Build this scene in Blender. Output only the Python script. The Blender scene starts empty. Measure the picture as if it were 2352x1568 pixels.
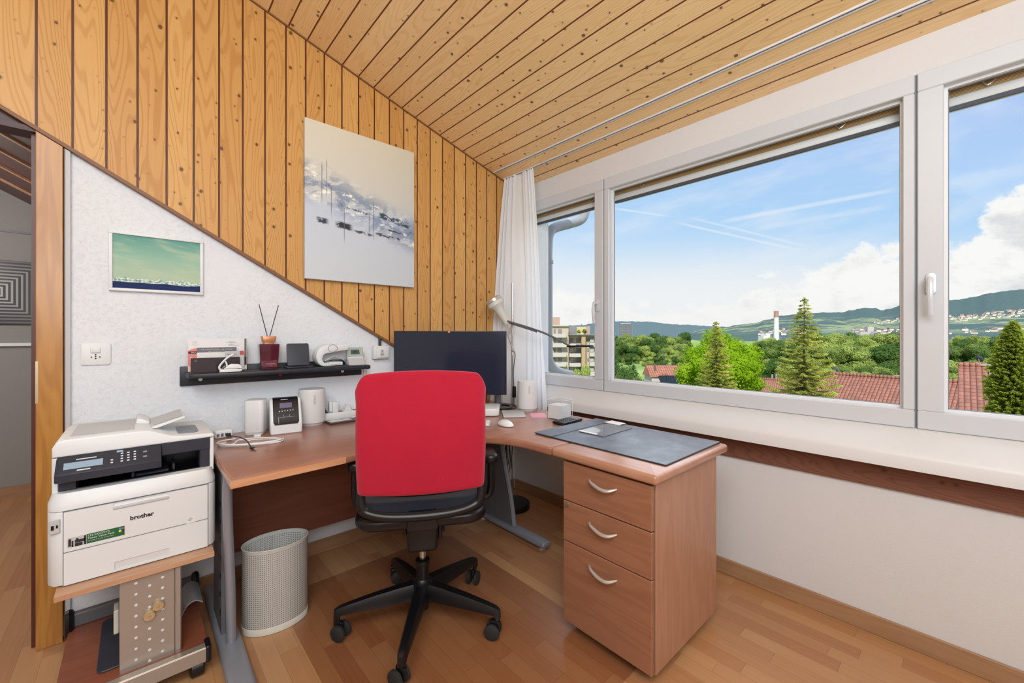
import bpy, bmesh, math, random
from mathutils import Vector, Matrix
D = bpy.data
C = bpy.context.scene.collection
PI = math.pi
rnd = random.Random(7)

# ------------------------------------------------------------------ camera constants
FOC, CU, CV, EYE = 950.0, 1176.0, 769.0, 1.20
FW = Vector((0.6711, 0.7414, 0.0)).normalized()
RT = Vector((FW.y, -FW.x, 0.0))
def at(u, v, d):
    """point at viewing depth d (used to set out the far landscape)"""
    return FW*d + RT*((u-CU)/FOC*d) + Vector((0, 0, EYE-(v-CV)/FOC*d))

# ------------------------------------------------------------------ mesh helpers
def rrect(x0, x1, y0, y1, r, n=5):
    r = min(r, abs(x1-x0)/2-1e-5, abs(y1-y0)/2-1e-5)
    pts = []
    for cx, cy, a0 in ((x1-r, y1-r, 0), (x0+r, y1-r, 90), (x0+r, y0+r, 180), (x1-r, y0+r, 270)):
        for k in range(n+1):
            a = math.radians(a0+90*k/n)
            pts.append((cx+r*math.cos(a), cy+r*math.sin(a)))
    return pts
def smooth_path(pts, n=6, closed=False):
    P = [Vector(p) for p in pts]; out = []; m = len(P)
    rng = range(m if closed else m-1)
    for i in rng:
        if closed: p0, p1, p2, p3 = P[i-1], P[i], P[(i+1) % m], P[(i+2) % m]
        else: p0, p1, p2, p3 = P[max(i-1, 0)], P[i], P[i+1], P[min(i+2, m-1)]
        for k in range(n):
            t = k/n
            out.append(0.5*((2*p1)+(p2-p0)*t+(2*p0-5*p1+4*p2-p3)*t*t+(3*p1-p0-3*p2+p3)*t**3))
    if not closed: out.append(P[-1])
    return out

class MB:
    def __init__(s): s.bm = bmesh.new(); s.mi = 0
    def _merge(s, t, M=None):
        for f in t.faces: f.material_index = s.mi
        if M is not None: bmesh.ops.transform(t, matrix=M, verts=t.verts)
        me = D.meshes.new('t'); t.to_mesh(me); s.bm.from_mesh(me); D.meshes.remove(me); t.free()
        return s
    def box(s, x0, x1, y0, y1, z0, z1, bev=0, seg=2, M=None):
        t = bmesh.new(); bmesh.ops.create_cube(t, size=1)
        for v in t.verts:
            v.co = Vector((x0+(v.co.x+.5)*(x1-x0), y0+(v.co.y+.5)*(y1-y0), z0+(v.co.z+.5)*(z1-z0)))
        if bev: bmesh.ops.bevel(t, geom=t.edges[:], offset=bev, segments=seg, affect='EDGES', profile=.5)
        return s._merge(t, M)
    def prism(s, pts, a0, a1, axis='z', bev=0, seg=2, M=None, which='caps'):
        t = bmesh.new()
        mk = {'z': lambda p, a: (p[0], p[1], a), 'y': lambda p, a: (p[0], a, p[1]), 'x': lambda p, a: (a, p[0], p[1])}[axis]
        lo = [t.verts.new(mk(p, a0)) for p in pts]; hi = [t.verts.new(mk(p, a1)) for p in pts]
        n = len(pts); fl = t.faces.new(lo[::-1]); fh = t.faces.new(hi)
        for i in range(n): t.faces.new((lo[i], lo[(i+1) % n], hi[(i+1) % n], hi[i]))
        bmesh.ops.recalc_face_normals(t, faces=t.faces[:])
        if bev:
            es = list(fl.edges)+list(fh.edges)
            if which == 'hi': es = list(fh.edges)
            if which == 'all': es = t.edges[:]
            bmesh.ops.bevel(t, geom=es, offset=bev, segments=seg, affect='EDGES', profile=.5)
        return s._merge(t, M)
    def tube(s, pts, r, n=8, closed=False, M=None):
        P = [Vector(p) for p in pts]; m = len(P); t = bmesh.new(); rings = []
        up = None
        for i in range(m):
            if closed: d = P[(i+1) % m]-P[i-1]
            else: d = P[min(i+1, m-1)]-P[max(i-1, 0)]
            d.normalize()
            if up is None:
                up = d.orthogonal().normalized()
            up = (up-d*up.dot(d))
            if up.length < 1e-6: up = d.orthogonal()
            up.normalize(); sd = d.cross(up)
            ri = r[i] if isinstance(r, (list, tuple)) else r
            rings.append([t.verts.new(P[i]+(up*math.cos(2*PI*k/n)+sd*math.sin(2*PI*k/n))*ri) for k in range(n)])
        for i in range(m if closed else m-1):
            a, b = rings[i], rings[(i+1) % m]
            for k in range(n): t.faces.new((a[k], a[(k+1) % n], b[(k+1) % n], b[k]))
        if not closed: t.faces.new(rings[0][::-1]); t.faces.new(rings[-1])
        bmesh.ops.recalc_face_normals(t, faces=t.faces[:])
        return s._merge(t, M)
    def cyl(s, p0, p1, r, r1=None, n=24, M=None):
        return s.tube([p0, p1], [r, r if r1 is None else r1], n, M=M)
    def lathe(s, prof, n=32, c=(0, 0, 0), sx=1, sy=1, M=None):
        t = bmesh.new(); rings = []
        for r, z in prof:
            if r < 1e-6: rings.append([t.verts.new((c[0], c[1], c[2]+z))])
            else: rings.append([t.verts.new((c[0]+r*sx*math.cos(2*PI*k/n), c[1]+r*sy*math.sin(2*PI*k/n), c[2]+z)) for k in range(n)])
        for a, b in zip(rings, rings[1:]):
            if len(a) == 1 and len(b) == 1: continue
            for k in range(n):
                k2 = (k+1) % n
                if len(a) == 1: t.faces.new((a[0], b[k2], b[k]))
                elif len(b) == 1: t.faces.new((a[k], a[k2], b[0]))
                else: t.faces.new((a[k], a[k2], b[k2], b[k]))
        bmesh.ops.recalc_face_normals(t, faces=t.faces[:])
        return s._merge(t, M)
    def ball(s, c, r, sub=2, sc=(1, 1, 1)):
        t = bmesh.new(); bmesh.ops.create_icosphere(t, subdivisions=sub, radius=r)
        for v in t.verts: v.co = Vector(c)+Vector((v.co.x*sc[0], v.co.y*sc[1], v.co.z*sc[2]))
        return s._merge(t)
    def quad(s, a, b, c, d):
        f = s.bm.faces.new([s.bm.verts.new(p) for p in (a, b, c, d)]); f.material_index = s.mi; return s
    def tri(s, a, b, c):
        f = s.bm.faces.new([s.bm.verts.new(p) for p in (a, b, c)]); f.material_index = s.mi; return s
    def recess(s, x0, x1, z0, z1, rx0, rx1, rz0, rz1, y, dep, th=.01):
        """front panel facing -y at y, with a pocket of depth dep"""
        t = bmesh.new(); X = [x0, rx0, rx1, x1]; Z = [z0, rz0, rz1, z1]
        g = [[t.verts.new((a, y, b)) for b in Z] for a in X]
        for i in range(3):
            for j in range(3):
                if (i, j) != (1, 1): t.faces.new((g[i][j], g[i+1][j], g[i+1][j+1], g[i][j+1]))
        ri = [g[1][1], g[2][1], g[2][2], g[1][2]]
        rb = [t.verts.new((v.co.x, y+dep, v.co.z)) for v in ri]
        for k in range(4): t.faces.new((ri[k], ri[(k+1) % 4], rb[(k+1) % 4], rb[k]))
        t.faces.new(rb)
        ob = [g[0][0], g[1][0], g[2][0], g[3][0], g[3][1], g[3][2], g[3][3], g[2][3], g[1][3], g[0][3], g[0][2], g[0][1]]
        bk = [t.verts.new((v.co.x, y+th, v.co.z)) for v in ob]
        n = len(ob)
        for k in range(n): t.faces.new((ob[k], bk[k], bk[(k+1) % n], ob[(k+1) % n]))
        bmesh.ops.recalc_face_normals(t, faces=t.faces[:])
        return s._merge(t)
    def build(s, name, mats, parent=None, loc=(0, 0, 0), rot=(0, 0, 0), smooth=35):
        me = D.meshes.new(name); s.bm.to_mesh(me); s.bm.free()
        for m in (mats if isinstance(mats, (list, tuple)) else [mats]): me.materials.append(m)
        if smooth and len(me.polygons):
            me.polygons.foreach_set('use_smooth', [True]*len(me.polygons)); me.set_sharp_from_angle(angle=math.radians(smooth))
        o = D.objects.new(name, me); C.objects.link(o)
        o.location = loc; o.rotation_euler = rot
        if parent is not None: o.parent = parent
        return o

def tag(o, label, cat, group=None):
    o['label'] = label; o['category'] = cat
    if group: o['group'] = group
    return o
def thing(name, label, cat, loc=(0, 0, 0), rz=0, group=None):
    o = D.objects.new(name, None); C.objects.link(o); o.empty_display_size = .05
    o.location = loc; o.rotation_euler = (0, 0, rz)
    return tag(o, label, cat, group)
def struct(o): o['kind'] = 'structure'; return o
def text_mesh(name, body, size, mat, parent, loc, rot=(PI/2, 0, 0), ext=.0004, align='CENTER', sx=1.0, space=1.0, bold=0.0):
    cu = D.curves.new('t', 'FONT'); cu.body = body; cu.size = size; cu.extrude = ext; cu.align_x = align; cu.space_character = space
    cu.offset = bold; cu.resolution_u = 3
    tmp = D.objects.new('t', cu); C.objects.link(tmp)
    dg = bpy.context.evaluated_depsgraph_get(); dg.update()
    me = D.meshes.new_from_object(tmp.evaluated_get(dg)); D.objects.remove(tmp); D.curves.remove(cu)
    me.materials.clear(); me.materials.append(mat); me.name = name
    o = D.objects.new(name, me); C.objects.link(o); o.location = loc; o.rotation_euler = rot; o.scale = (sx, 1, 1)
    if parent is not None: o.parent = parent
    return o

# ------------------------------------------------------------------ node helpers
def lin(c):
    f = lambda x: x/12.92 if x <= .04045 else ((x+.055)/1.055)**2.4
    return tuple(f(v/255) for v in c)+(1.0,)
SK = bpy.types.NodeSocket
def nd(nt, typ, ins=None, **props):
    n = nt.nodes.new('ShaderNode'+typ)
    for k, v in props.items(): setattr(n, k, v)
    for k, v in (ins or {}).items():
        if isinstance(v, SK): nt.links.new(v, n.inputs[k])
        else: n.inputs[k].default_value = v
    return n
def mth(nt, op, a, b=None, c=None, clamp=False):
    ins = {0: a}
    if b is not None: ins[1] = b
    if c is not None: ins[2] = c
    return nd(nt, 'Math', ins, operation=op, use_clamp=clamp).outputs[0]
def mixc(nt, fac, a, b, blend='MIX'):
    n = nd(nt, 'Mix', {0: fac, 6: a, 7: b}, data_type='RGBA', blend_type=blend); return n.outputs[2]
def sstep(nt, v, lo, hi, a=0.0, b=1.0):
    return nd(nt, 'MapRange', {0: v, 1: lo, 2: hi, 3: a, 4: b}, interpolation_type='SMOOTHSTEP').outputs[0]
def xyz(nt, v):
    s = nd(nt, 'SeparateXYZ', {0: v}); return s.outputs[0], s.outputs[1], s.outputs[2]
def vec(nt, x, y, z): return nd(nt, 'CombineXYZ', {0: x, 1: y, 2: z}).outputs[0]
def noise(nt, v, scale, det=2.0, rough=.5, dist=0.0):
    return nd(nt, 'TexNoise', {'Vector': v, 'Scale': scale, 'Detail': det, 'Roughness': rough, 'Distortion': dist}).outputs[0]
def ramp(nt, fac, stops, interp='LINEAR'):
    n = nd(nt, 'ValToRGB', {0: fac}); cr = n.color_ramp; cr.interpolation = interp
    while len(cr.elements) > 1: cr.elements.remove(cr.elements[-1])
    cr.elements[0].position = stops[0][0]; cr.elements[0].color = stops[0][1]
    for p, c in stops[1:]:
        e = cr.elements.new(p); e.color = c
    return n.outputs[0]
def newmat(name):
    m = D.materials.new(name); m.use_nodes = True; nt = m.node_tree; nt.nodes.clear()
    out = nd(nt, 'OutputMaterial'); return m, nt, out
def princ(nt, out, **ins):
    p = nd(nt, 'BsdfPrincipled')
    for k, v in ins.items():
        key = k.replace('_', ' ')
        if isinstance(v, SK): nt.links.new(v, p.inputs[key])
        else: p.inputs[key].default_value = v
    nt.links.new(p.outputs[0], out.inputs[0]); return p
def opos(nt): return nd(nt, 'TexCoord').outputs['Object']
def gpos(nt): return nd(nt, 'NewGeometry').outputs['Position']
def bump(nt, h, st=.3, dist=.01): return nd(nt, 'Bump', {'Strength': st, 'Distance': dist, 'Height': h}).outputs[0]

def pm(name, rgb, rough=.5, metal=0.0, var=.06, vs=14, bs=0, bstr=.15, coat=0.0, spec=.5, sheen=0.0):
    """plain surface with gentle procedural variation"""
    m, nt, out = newmat(name); c = lin(rgb); v = opos(nt)
    n = noise(nt, v, vs, 3)
    lo = tuple(x*(1-var) for x in c[:3])+(1,); hi = tuple(min(1, x*(1+var)) for x in c[:3])+(1,)
    col = mixc(nt, n, lo, hi)
    kw = dict(Base_Color=col, Roughness=rough, Metallic=metal, Coat_Weight=coat, Specular_IOR_Level=spec, Sheen_Weight=sheen)
    if bs: kw['Normal'] = bump(nt, noise(nt, v, bs, 3), bstr, .002)
    princ(nt, out, **kw); return m

def pine(name, across, along, sp, off, light, dark, groove, gw=.008, knots=1.0):
    """tongue-and-groove pine boards: across / along are world axes 0,1,2"""
    m, nt, out = newmat(name); P = xyz(nt, gpos(nt)); a, l = P[across], P[along]
    q = mth(nt, 'DIVIDE', mth(nt, 'SUBTRACT', a, off), sp)
    idx = mth(nt, 'FLOOR', q); fr = mth(nt, 'MULTIPLY', mth(nt, 'FRACT', q), sp)
    wn = nd(nt, 'TexWhiteNoise', {1: idx}, noise_dimensions='1D').outputs[0]
    gm = mth(nt, 'LESS_THAN', mth(nt, 'ABSOLUTE', mth(nt, 'SUBTRACT', fr, 0.0)), gw)
    sh = mth(nt, 'MULTIPLY', idx, 3.71)
    # growth-ring contours: contour lines of a stretched smooth field
    base = noise(nt, vec(nt, mth(nt, 'MULTIPLY', a, 9.0), mth(nt, 'MULTIPLY', l, .9), sh), 1.0, 1.0, .4)
    ringv = mth(nt, 'SINE', mth(nt, 'MULTIPLY', base, 165.0))
    ring = sstep(nt, ringv, .1, 1.0)
    fine = noise(nt, vec(nt, mth(nt, 'MULTIPLY', a, 260.0), mth(nt, 'MULTIPLY', l, 3.0), sh), 1.0, 2.0)
    # knots
    vo = nd(nt, 'TexVoronoi', {'Vector': vec(nt, a, mth(nt, 'ADD', mth(nt, 'MULTIPLY', l, .85), mth(nt, 'MULTIPLY', wn, 7.7)), 0.0), 'Scale': 13.5, 'Randomness': 1.0}, voronoi_dimensions='2D')
    kc = xyz(nt, vo.outputs['Color'])
    rad = mth(nt, 'MULTIPLY', mth(nt, 'POWER', kc[0], 2.6), .105*knots)
    dk = mth(nt, 'SUBTRACT', vo.outputs['Distance'], rad)
    kn = mth(nt, 'MULTIPLY', sstep(nt, dk, -.014, .010, 1.0, 0.0), mth(nt, 'GREATER_THAN', kc[0], .30))
    halo = sstep(nt, dk, 0.0, .09, 1.0, 0.0)
    big = noise(nt, vec(nt, mth(nt, 'MULTIPLY', a, 4.0), mth(nt, 'MULTIPLY', l, 1.2), sh), 1.0, 2.0)
    f = mth(nt, 'ADD', mth(nt, 'MULTIPLY', ring, .34), mth(nt, 'MULTIPLY', fine, .24))
    f = mth(nt, 'ADD', f, mth(nt, 'MULTIPLY', wn, .36)); f = mth(nt, 'ADD', f, mth(nt, 'MULTIPLY', big, .20))
    col = mixc(nt, mth(nt, 'SUBTRACT', f, .16, clamp=True), lin(light), lin(dark))
    col = mixc(nt, mth(nt, 'MULTIPLY', halo, .28), col, lin(tuple(int(c*.72) for c in dark)))
    col = mixc(nt, mth(nt, 'MULTIPLY', kn, .85), col, lin((88, 52, 30)))
    col = mixc(nt, gm, col, lin(groove))
    h = mth(nt, 'SUBTRACT', mth(nt, 'MULTIPLY', ring, .12), mth(nt, 'MULTIPLY', gm, 1.0))
    princ(nt, out, Base_Color=col, Roughness=.42, Normal=bump(nt, h, .5, .004), Specular_IOR_Level=.35); return m

def veneer(name, light, dark, along=0, rough=.35, fs=1.0, coat=.15):
    m, nt, out = newmat(name); P = list(xyz(nt, opos(nt)))
    sc = [14.0*fs, 14.0*fs, 14.0*fs]; sc[along] = 1.6*fs
    v = vec(nt, *[mth(nt, 'MULTIPLY', P[i], sc[i]) for i in range(3)])
    b = noise(nt, v, 1.0, 2.0, .5, .6)
    r = sstep(nt, mth(nt, 'SINE', mth(nt, 'MULTIPLY', b, 34.0)), -1.0, 1.0)
    sc2 = [190.0]*3; sc2[along] = 6.0
    f = noise(nt, vec(nt, *[mth(nt, 'MULTIPLY', P[i], sc2[i]) for i in range(3)]), 1.0, 2.0)
    col = mixc(nt, mth(nt, 'ADD', mth(nt, 'MULTIPLY', r, .28), mth(nt, 'ADD', mth(nt, 'MULTIPLY', f, .35), mth(nt, 'MULTIPLY', b, .35))), lin(light), lin(dark))
    princ(nt, out, Base_Color=col, Roughness=rough, Coat_Weight=coat, Coat_Roughness=.25, Specular_IOR_Level=.4); return m

def clear(name, tint=(255, 255, 255), gl=.08, rough=.02, fr=.5):
    m, nt, out = newmat(name)
    lw = mth(nt, 'POWER', nd(nt, 'LayerWeight', {0: .5}).outputs[1], 3.0)
    n = noise(nt, opos(nt), 3.0, 1.0)
    t = nd(nt, 'BsdfTransparent', {0: lin(tint)}); g = nd(nt, 'BsdfGlossy', {0: (1, 1, 1, 1), 1: rough})
    fac = mth(nt, 'MULTIPLY', mth(nt, 'ADD', mth(nt, 'MULTIPLY', lw, fr), gl), mth(nt, 'ADD', mth(nt, 'MULTIPLY', n, .1), .95), clamp=True)
    mx = nd(nt, 'MixShader', {0: fac, 1: t.outputs[0], 2: g.outputs[0]}); nt.links.new(mx.outputs[0], out.inputs[0]); return m
# ------------------------------------------------------------------ materials
M = {}
M['clad'] = pine('pine_wall', 0, 2, .0950, -.289, (216, 166, 98), (180, 120, 58), (92, 46, 20))
M['ceil'] = pine('pine_ceiling', 0, 1, .0916, .4855, (250, 216, 162), (232, 188, 130), (112, 64, 40), .0065)
M['strip_wood'] = pine('pine_strip', 2, 1, .5, .1, (128, 84, 66), (92, 58, 46), (70, 40, 30), .0, .9)
def stucco(name, rgb, scale, st):
    m, nt, out = newmat(name); v = gpos(nt)
    wp = nd(nt, 'VectorMath', {0: v, 1: nd(nt, 'VectorMath', {0: nd(nt, 'TexNoise', {'Vector': v, 'Scale': scale*.35, 'Detail': 2.0}).outputs[1], 3: .06}, operation='SCALE').outputs[0]}, operation='ADD').outputs[0]
    a = noise(nt, wp, scale, 1.0, .5, .9)
    w = sstep(nt, mth(nt, 'ABSOLUTE', mth(nt, 'SUBTRACT', a, .5)), 0.0, .055, 1.0, 0.0)
    brk = sstep(nt, noise(nt, v, scale*.55, 1.0), .46, .58)
    w = mth(nt, 'MULTIPLY', w, brk)
    b = noise(nt, v, scale*2.3, 3.0)
    pat = sstep(nt, noise(nt, v, 5.0, 2.0), .35, .6)
    h = mth(nt, 'ADD', mth(nt, 'MULTIPLY', w, mth(nt, 'ADD', mth(nt, 'MULTIPLY', pat, .7), .3)), mth(nt, 'MULTIPLY', b, .6))
    col = mixc(nt, noise(nt, v, 2.0, 3.0), lin(rgb), lin(tuple(int(c*.965) for c in rgb)))
    princ(nt, out, Base_Color=col, Roughness=.85, Normal=bump(nt, h, st, .006), Specular_IOR_Level=.2); return m
M['stucco'] = stucco('white_stucco', (236, 237, 240), 100, .42)
M['plaster'] = stucco('fine_plaster', (222, 218, 216), 120, .22)
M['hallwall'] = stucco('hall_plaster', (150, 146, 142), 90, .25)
def parquet():
    m, nt, out = newmat('beech_parquet'); x, y, z = xyz(nt, gpos(nt))
    q = mth(nt, 'DIVIDE', x, .066); row = mth(nt, 'FLOOR', q); fx = mth(nt, 'FRACT', q)
    r1 = nd(nt, 'TexWhiteNoise', {1: row}, noise_dimensions='1D').outputs[0]
    yy = mth(nt, 'DIVIDE', mth(nt, 'ADD', y, mth(nt, 'MULTIPLY', r1, 3.1)), .46); cy = mth(nt, 'FLOOR', yy); fy = mth(nt, 'FRACT', yy)
    wn = nd(nt, 'TexWhiteNoise', {0: vec(nt, row, cy, 0.0)}, noise_dimensions='3D').outputs[0]
    g = noise(nt, vec(nt, mth(nt, 'MULTIPLY', x, 90.0), mth(nt, 'MULTIPLY', y, 2.6), mth(nt, 'MULTIPLY', wn, 9.0)), 1.0, 3.0)
    f = mth(nt, 'ADD', mth(nt, 'MULTIPLY', wn, .62), mth(nt, 'MULTIPLY', g, .38))
    col = ramp(nt, f, [(.05, lin((194, 146, 102))), (.45, lin((182, 132, 88))), (.75, lin((172, 118, 78))), (1.0, lin((152, 96, 62)))])
    gap = mth(nt, 'MAXIMUM', mth(nt, 'LESS_THAN', fx, .018), mth(nt, 'LESS_THAN', fy, .003))
    col = mixc(nt, mth(nt, 'MULTIPLY', gap, .55), col, lin((96, 58, 34)))
    princ(nt, out, Base_Color=col, Roughness=mth(nt, 'ADD', .26, mth(nt, 'MULTIPLY', g, .16)), Coat_Weight=.2, Coat_Roughness=.2, Normal=bump(nt, mth(nt, 'SUBTRACT', 1.0, gap), .15, .001)); return m
M['floor'] = parquet()
M['white'] = pm('white_paint', (226, 223, 222), .45, var=.02)
M['frame'] = pm('white_window_frame', (204, 205, 208), .35, var=.02)
M['sill'] = pm('white_sill', (218, 215, 214), .4, var=.02)
M['grey_gasket'] = pm('grey_gasket', (120, 126, 132), .5)
M['oak'] = veneer('oak_baseboard', (178, 140, 104), (150, 110, 78), 1, .45, 1)
M['oak_x'] = veneer('oak_baseboard_across', (172, 134, 100), (146, 106, 76), 0, .45, 1)
M['mahogany'] = veneer('door_wood', (204, 146, 66), (150, 92, 36), 2, .35, 1.0, .3)
M['dark_maho'] = pm('dark_door_edge', (84, 38, 22), .4)
M['edge_brown'] = pm('brown_edge', (128, 84, 48), .5)
M['darkwood'] = veneer('dark_beam', (82, 44, 36), (52, 26, 22), 0, .5)
M['desk'] = veneer('desk_top', (172, 119, 94), (150, 97, 74), 0, .3, .8, .35)
M['desk_edge'] = veneer('desk_edge', (214, 160, 120), (190, 130, 92), 0, .3, .8, .35)
M['modesty'] = veneer('desk_panel', (132, 78, 58), (108, 60, 44), 0, .4, .8)
M['drawer'] = veneer('drawer_front', (162, 112, 84), (136, 87, 62), 1, .4, .9)
M['ped_side'] = veneer('cabinet_side', (182, 136, 108), (160, 111, 84), 2, .4, .9)
M['satin'] = pm('satin_nickel', (206, 200, 192), .32, .6, var=.03)
M['handle'] = pm('pale_handle', (222, 222, 226), .3, .25, var=.02)
M['alu'] = pm('grey_metal', (150, 152, 160), .42, .35, var=.04)
M['alu_dark'] = pm('dark_grey_metal', (112, 112, 116), .5, .3)
M['steel'] = pm('brushed_steel', (176, 166, 156), .4, .55, var=.05, vs=4)
M['chrome'] = pm('chrome', (200, 200, 202), .15, 1.0)
M['brass'] = pm('pale_brass', (206, 186, 150), .3, .7)
M['black'] = pm('black_plastic', (13, 13, 16), .36, bs=220, bstr=.08)
M['black_matte'] = pm('black_matte', (34, 36, 44), .45)
M['navy'] = pm('navy_fabric', (26, 28, 42), .85, bs=420, bstr=.4, sheen=.2)
M['rubber'] = pm('rubber', (34, 32, 32), .7)
M['red'] = None
def red_fabric():
    m, nt, out = newmat('red_mesh_fabric'); x, y, z = xyz(nt, opos(nt))
    a = mth(nt, 'SINE', mth(nt, 'MULTIPLY', mth(nt, 'ADD', x, z), 1400.0)); b = mth(nt, 'SINE', mth(nt, 'MULTIPLY', mth(nt, 'SUBTRACT', x, z), 1400.0))
    h = mth(nt, 'MULTIPLY', a, b)
    col = mixc(nt, noise(nt, opos(nt), 6.0, 3.0), lin((184, 22, 50)), lin((168, 17, 43)))
    col = mixc(nt, sstep(nt, h, .1, .9, 0.0, .22), col, lin((140, 10, 26)))
    princ(nt, out, Base_Color=col, Roughness=.8, Normal=bump(nt, h, .35, .001), Sheen_Weight=.25, Sheen_Tint=(1, .5, .55, 1), Specular_IOR_Level=.25); return m
M['red'] = red_fabric()
M['pwhite'] = pm('white_plastic', (226, 226, 226), .42, var=.02)
M['pgrey'] = pm('light_grey_plastic', (192, 191, 192), .45, var=.02)
M['warmwhite'] = pm('warm_white_plastic', (216, 212, 200), .4, var=.02)
M['pblue'] = pm('blue_black_plastic', (44, 47, 58), .4, var=.06)
M['void'] = pm('dark_interior', (10, 11, 16), .3)
M['screen'] = pm('monitor_glass', (36, 43, 60), .12, var=.1, vs=2, spec=.5)
M['lcd'] = pm('lcd_blue', (150, 172, 190), .25)
M['lcd_g'] = pm('lcd_green', (170, 186, 174), .3)
M['lcd_d'] = pm('lcd_dark', (78, 88, 80), .3)
M['lcd_v'] = pm('lcd_violet', (112, 104, 132), .25)
M['ink'] = pm('ink', (38, 38, 42), .6)
M['ltext'] = pm('pale_print', (214, 216, 220), .6)
M['grey_print'] = pm('grey_print', (140, 140, 142), .6)
M['paper'] = pm('paper', (232, 229, 226), .8, var=.015)
M['green'] = pm('green_sticker', (34, 98, 58), .4)
M['cyan'] = pm('cyan_print', (40, 150, 200), .5); M['magenta'] = pm('magenta_print', (170, 90, 90), .5); M['yellow'] = pm('yellow_print', (230, 220, 60), .5)
M['orange'] = pm('orange_print', (206, 110, 70), .5)
M['wine'] = None
M['copper'] = pm('copper_cap', (196, 134, 96), .38, .5, var=.05)
M['wine'] = pm('wine_glass', (84, 34, 48), .08, var=.12, vs=9, coat=.5)
M['wine_front'] = pm('wine_label', (104, 40, 56), .15, coat=.4)
M['smoke'] = pm('smoky_glass_edge', (120, 110, 116), .1, var=.2)
M['leather'] = None
def leather():
    m, nt, out = newmat('grey_leather'); v = opos(nt)
    n = noise(nt, v, 9.0, 5.0, .62); c = ramp(nt, n, [(.3, lin((72, 76, 86))), (.55, lin((96, 102, 114))), (.75, lin((120, 128, 140)))])
    princ(nt, out, Base_Color=c, Roughness=.42, Normal=bump(nt, noise(nt, v, 260, 2), .12, .001)); return m
M['leather'] = leather()
M['pad_edge'] = pm('pad_edge', (40, 38, 42), .6)
def curtain_mat():
    m, nt, out = newmat('white_voile'); col = mixc(nt, noise(nt, opos(nt), 20, 2), lin((252, 252, 254)), lin((248, 248, 252)))
    a = nd(nt, 'BsdfDiffuse', {0: col}); b = nd(nt, 'BsdfTranslucent', {0: col}); tr = nd(nt, 'BsdfTransparent')
    mx = nd(nt, 'MixShader', {0: .35, 1: a.outputs[0], 2: b.outputs[0]}); mx2 = nd(nt, 'MixShader', {0: .05, 1: mx.outputs[0], 2: tr.outputs[0]})
    nt.links.new(mx2.outputs[0], out.inputs[0]); return m
M['voile'] = curtain_mat()
M['glass'] = clear('window_glass', (252, 254, 253), .002, .0, .03)
M['acrylic'] = clear('acrylic', (251, 252, 253), .02, .03, .25)
M['matclear'] = None
def floormat():
    m, nt, out = newmat('clear_floor_mat'); n = noise(nt, opos(nt), 5.0, 2.0)
    t = nd(nt, 'BsdfTransparent', {0: (.84, .765, .74, 1)}); g = nd(nt, 'BsdfGlossy', {0: (1, 1, 1, 1), 1: .28})
    fr = mth(nt, 'MULTIPLY', mth(nt, 'POWER', nd(nt, 'LayerWeight', {0: .5}).outputs[1], 3.5), .8)
    mx = nd(nt, 'MixShader', {0: mth(nt, 'MULTIPLY', mth(nt, 'ADD', fr, .03), mth(nt, 'ADD', .9, mth(nt, 'MULTIPLY', n, .2)), clamp=True), 1: t.outputs[0], 2: g.outputs[0]}); nt.links.new(mx.outputs[0], out.inputs[0]); return m
M['matclear'] = floormat()
def perforated():
    m, nt, out = newmat('perforated_steel'); x, y, z = xyz(nt, opos(nt))
    a = mth(nt, 'MULTIPLY', mth(nt, 'ARCTAN2', y, x), 42.0); b = mth(nt, 'MULTIPLY', z, 400.0)
    s = mth(nt, 'MULTIPLY', mth(nt, 'SINE', mth(nt, 'ADD', mth(nt, 'MULTIPLY', a, 1.0), b)), mth(nt, 'SINE', mth(nt, 'SUBTRACT', a, b)))
    hole = sstep(nt, s, .25, .6); inb = mth(nt, 'MULTIPLY', mth(nt, 'GREATER_THAN', z, .028), mth(nt, 'LESS_THAN', z, .327))
    hole = mth(nt, 'MULTIPLY', hole, inb)
    col = mixc(nt, hole, lin((208, 205, 198)), lin((120, 116, 110)))
    princ(nt, out, Base_Color=col, Roughness=.45, Normal=bump(nt, mth(nt, 'SUBTRACT', 1.0, hole), .3, .001)); return m
M['perf'] = perforated()
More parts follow.
